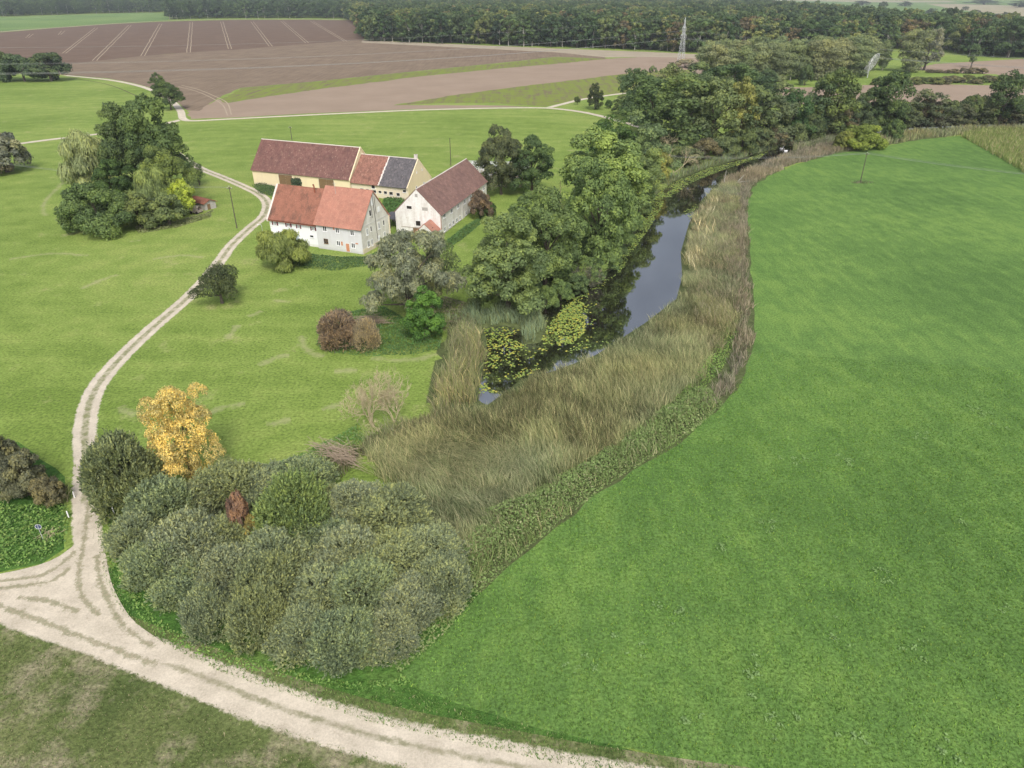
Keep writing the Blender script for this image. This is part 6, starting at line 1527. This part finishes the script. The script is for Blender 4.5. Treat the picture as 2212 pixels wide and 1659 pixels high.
# round sign seen from behind
P = at(95, 1168); r = bpy.data.objects.new('road_sign', None); COL.objects.link(r); r.location = (P[0], P[1], 0); r.rotation_euler = (0, 0, .15); tag(r, 'round dark road sign on a grey post in the herbs left of the track', 'road sign')
sh_ = top_height(95, 1168, 1133)
m = MB(); m.tube([(0, -.04, 0), (0, -.04, sh_)], .035, 8); m.build('post', M_METAL, r)
m = MB(); m.tube([(0, 0, sh_ - .32), (0, .02, sh_ - .32)], .32, 24); m.build('sign_disc', M_BLUE, r)
m = MB()
for k in range(24):
    a0, a1 = k * math.pi / 12, (k + 1) * math.pi / 12
    m.add([(.3 * math.cos(a0), -.012, sh_ - .32 + .3 * math.sin(a0)), (.3 * math.cos(a1), -.012, sh_ - .32 + .3 * math.sin(a1)), (.34 * math.cos(a1), -.012, sh_ - .32 + .34 * math.sin(a1)), (.34 * math.cos(a0), -.012, sh_ - .32 + .34 * math.sin(a0))], [(0, 1, 2, 3)])
m.build('rim', M_WHITE, r)
for (x_, y_, t_, l_) in [(162, 1075, 1062, 'white marker post at the left edge of the farm track near the ditch'), (223, 1100, 1098 - 12, 'short grey post in the verge opposite the road sign'), (163 - 14, 1118, 1104, 'thin pale stake between the road sign and the track'), (247, 1110, 1094, 'thin grey stake left of the willow thicket')]:
    P = at(x_, y_); m = MB(); hh = top_height(x_, y_, t_); m.box(-.06, .06, -.05, .05, 0, hh * .8); m.box(-.05, .05, -.04, .04, hh * .8, hh)
    tag(m.build('marker_post', M_WHITE, None, (P[0], P[1], 0)), l_, 'post')
# lattice dish
P = at(1873, 168); Dd = dist(P); r = bpy.data.objects.new('dish_antenna', None); COL.objects.link(r); r.location = (P[0], P[1], 0); tag(r, 'pale lattice dish seen edge-on at the end of the birch row', 'antenna')
m = MB(); cz = 10.0
A_ = Matrix.Rotation(R(-62), 3, 'Y') 
def dishp(rr, a): return Vector((0, 0, cz)) + Matrix.Rotation(R(28), 3, 'Y') @ Vector((rr * rr * .02, rr * math.cos(a) * .8, rr * math.sin(a)))
for k in range(30):
    a = k * math.pi / 15; m.tube([dishp(rr, a) for rr in (.5, 2.5, 5, 7.5)], .06, 3, False)
for rr in (1, 2, 3, 4, 5, 6, 7, 7.5):
    m.tube([dishp(rr, k * math.pi / 10) for k in range(21)], .06, 3, False)
m.build('reflector', M_WHITE, r)
m = MB(); m.tube([(0, 0, 0), (0, 0, cz)], [.35, .25], 8); m.build('mast', M_METAL, r)
# swans
def swan(bx, by, label, rot):
    P = at(bx, by, -.4); r = bpy.data.objects.new('swan', None); COL.objects.link(r); r.location = (P[0], P[1], -.45); r.rotation_euler = (0, 0, rot); r.scale = (1.15,) * 3; tag(r, label, 'swan')
    m = MB(); m.tube([(-.75, 0, .28), (-.55, 0, .2), (-.2, 0, .18), (.2, 0, .18), (.45, 0, .2), (.55, 0, .35), (.6, 0, .6), (.55, 0, .8), (.62, 0, .92), (.75, 0, .88)], [.03, .16, .27, .27, .16, .08, .05, .045, .07, .04], 8)
    me = m.mesh('body', M_WHITE); link('body', me, r)
    m = MB(); m.tube([(.75, 0, .88), (.88, 0, .84)], [.035, .012], 5); m.build('beak', M_BRICK, r)
    for s_ in (-1, 1):
        m = MB(); m.tube([(.25, s_ * .2, .26), (-.2, s_ * .26, .34), (-.7, s_ * .12, .38)], [.08, .15, .03], 6); m.build('wing', M_WHITE, r)
swan(1688, 322, 'white swan further left of the two on the narrow river', .3)
swan(1697, 327, 'white swan nearer the brown herbs on the narrow river', 2.9)
# stepping of leaf litter and cut branches beside the sign
P = at(108, 1158); mb = MB(); rg = np.random.default_rng(91)
for i in range(30):
    a = rg.uniform(0, 3.1); L = rg.uniform(.3, .9); c = rg.normal(0, .5, 2); mb.tube([(c[0] - math.cos(a) * L, c[1] - math.sin(a) * L, .1), (c[0] + math.cos(a) * L, c[1] + math.sin(a) * L, rg.uniform(.2, .6))], .025, 3, False)
tag(mb.build('brushwood', M_DEADWOOD, None, (P[0], P[1], 0)), 'few dry sticks lying right of the road sign', 'sticks')
mb = MB(); P = at(1035, 545); mb.tube([(-.5, 0, .15), (0, 0, .25), (.5, 0, .15)], [.1, .2, .1], 6); tag(mb.build('white_stone', M_WHITE, None, (P[0], P[1], 0)), 'small white stone on the lawn right of the silvery willow', 'stone')

# ------------------------------------------------------------------ haze
HZ = True
if HZ:
    m = MB(); m.box(-2500, 2500, -300, 4200, -2.5, 135)
    T = NT('haze_air'); v = T.n('ShaderNodeVolumePrincipled'); v.inputs['Density'].default_value = 0.0001; v.inputs['Color'].default_value = (.82, .88, .97, 1); v.inputs['Anisotropy'].default_value = 0.2
    T.t.links.new(v.outputs[0], T.out.inputs['Volume'])
    tag(m.build('haze', T.m), 'thin pale haze filling the air over the whole valley', 'haze', kind='stuff')
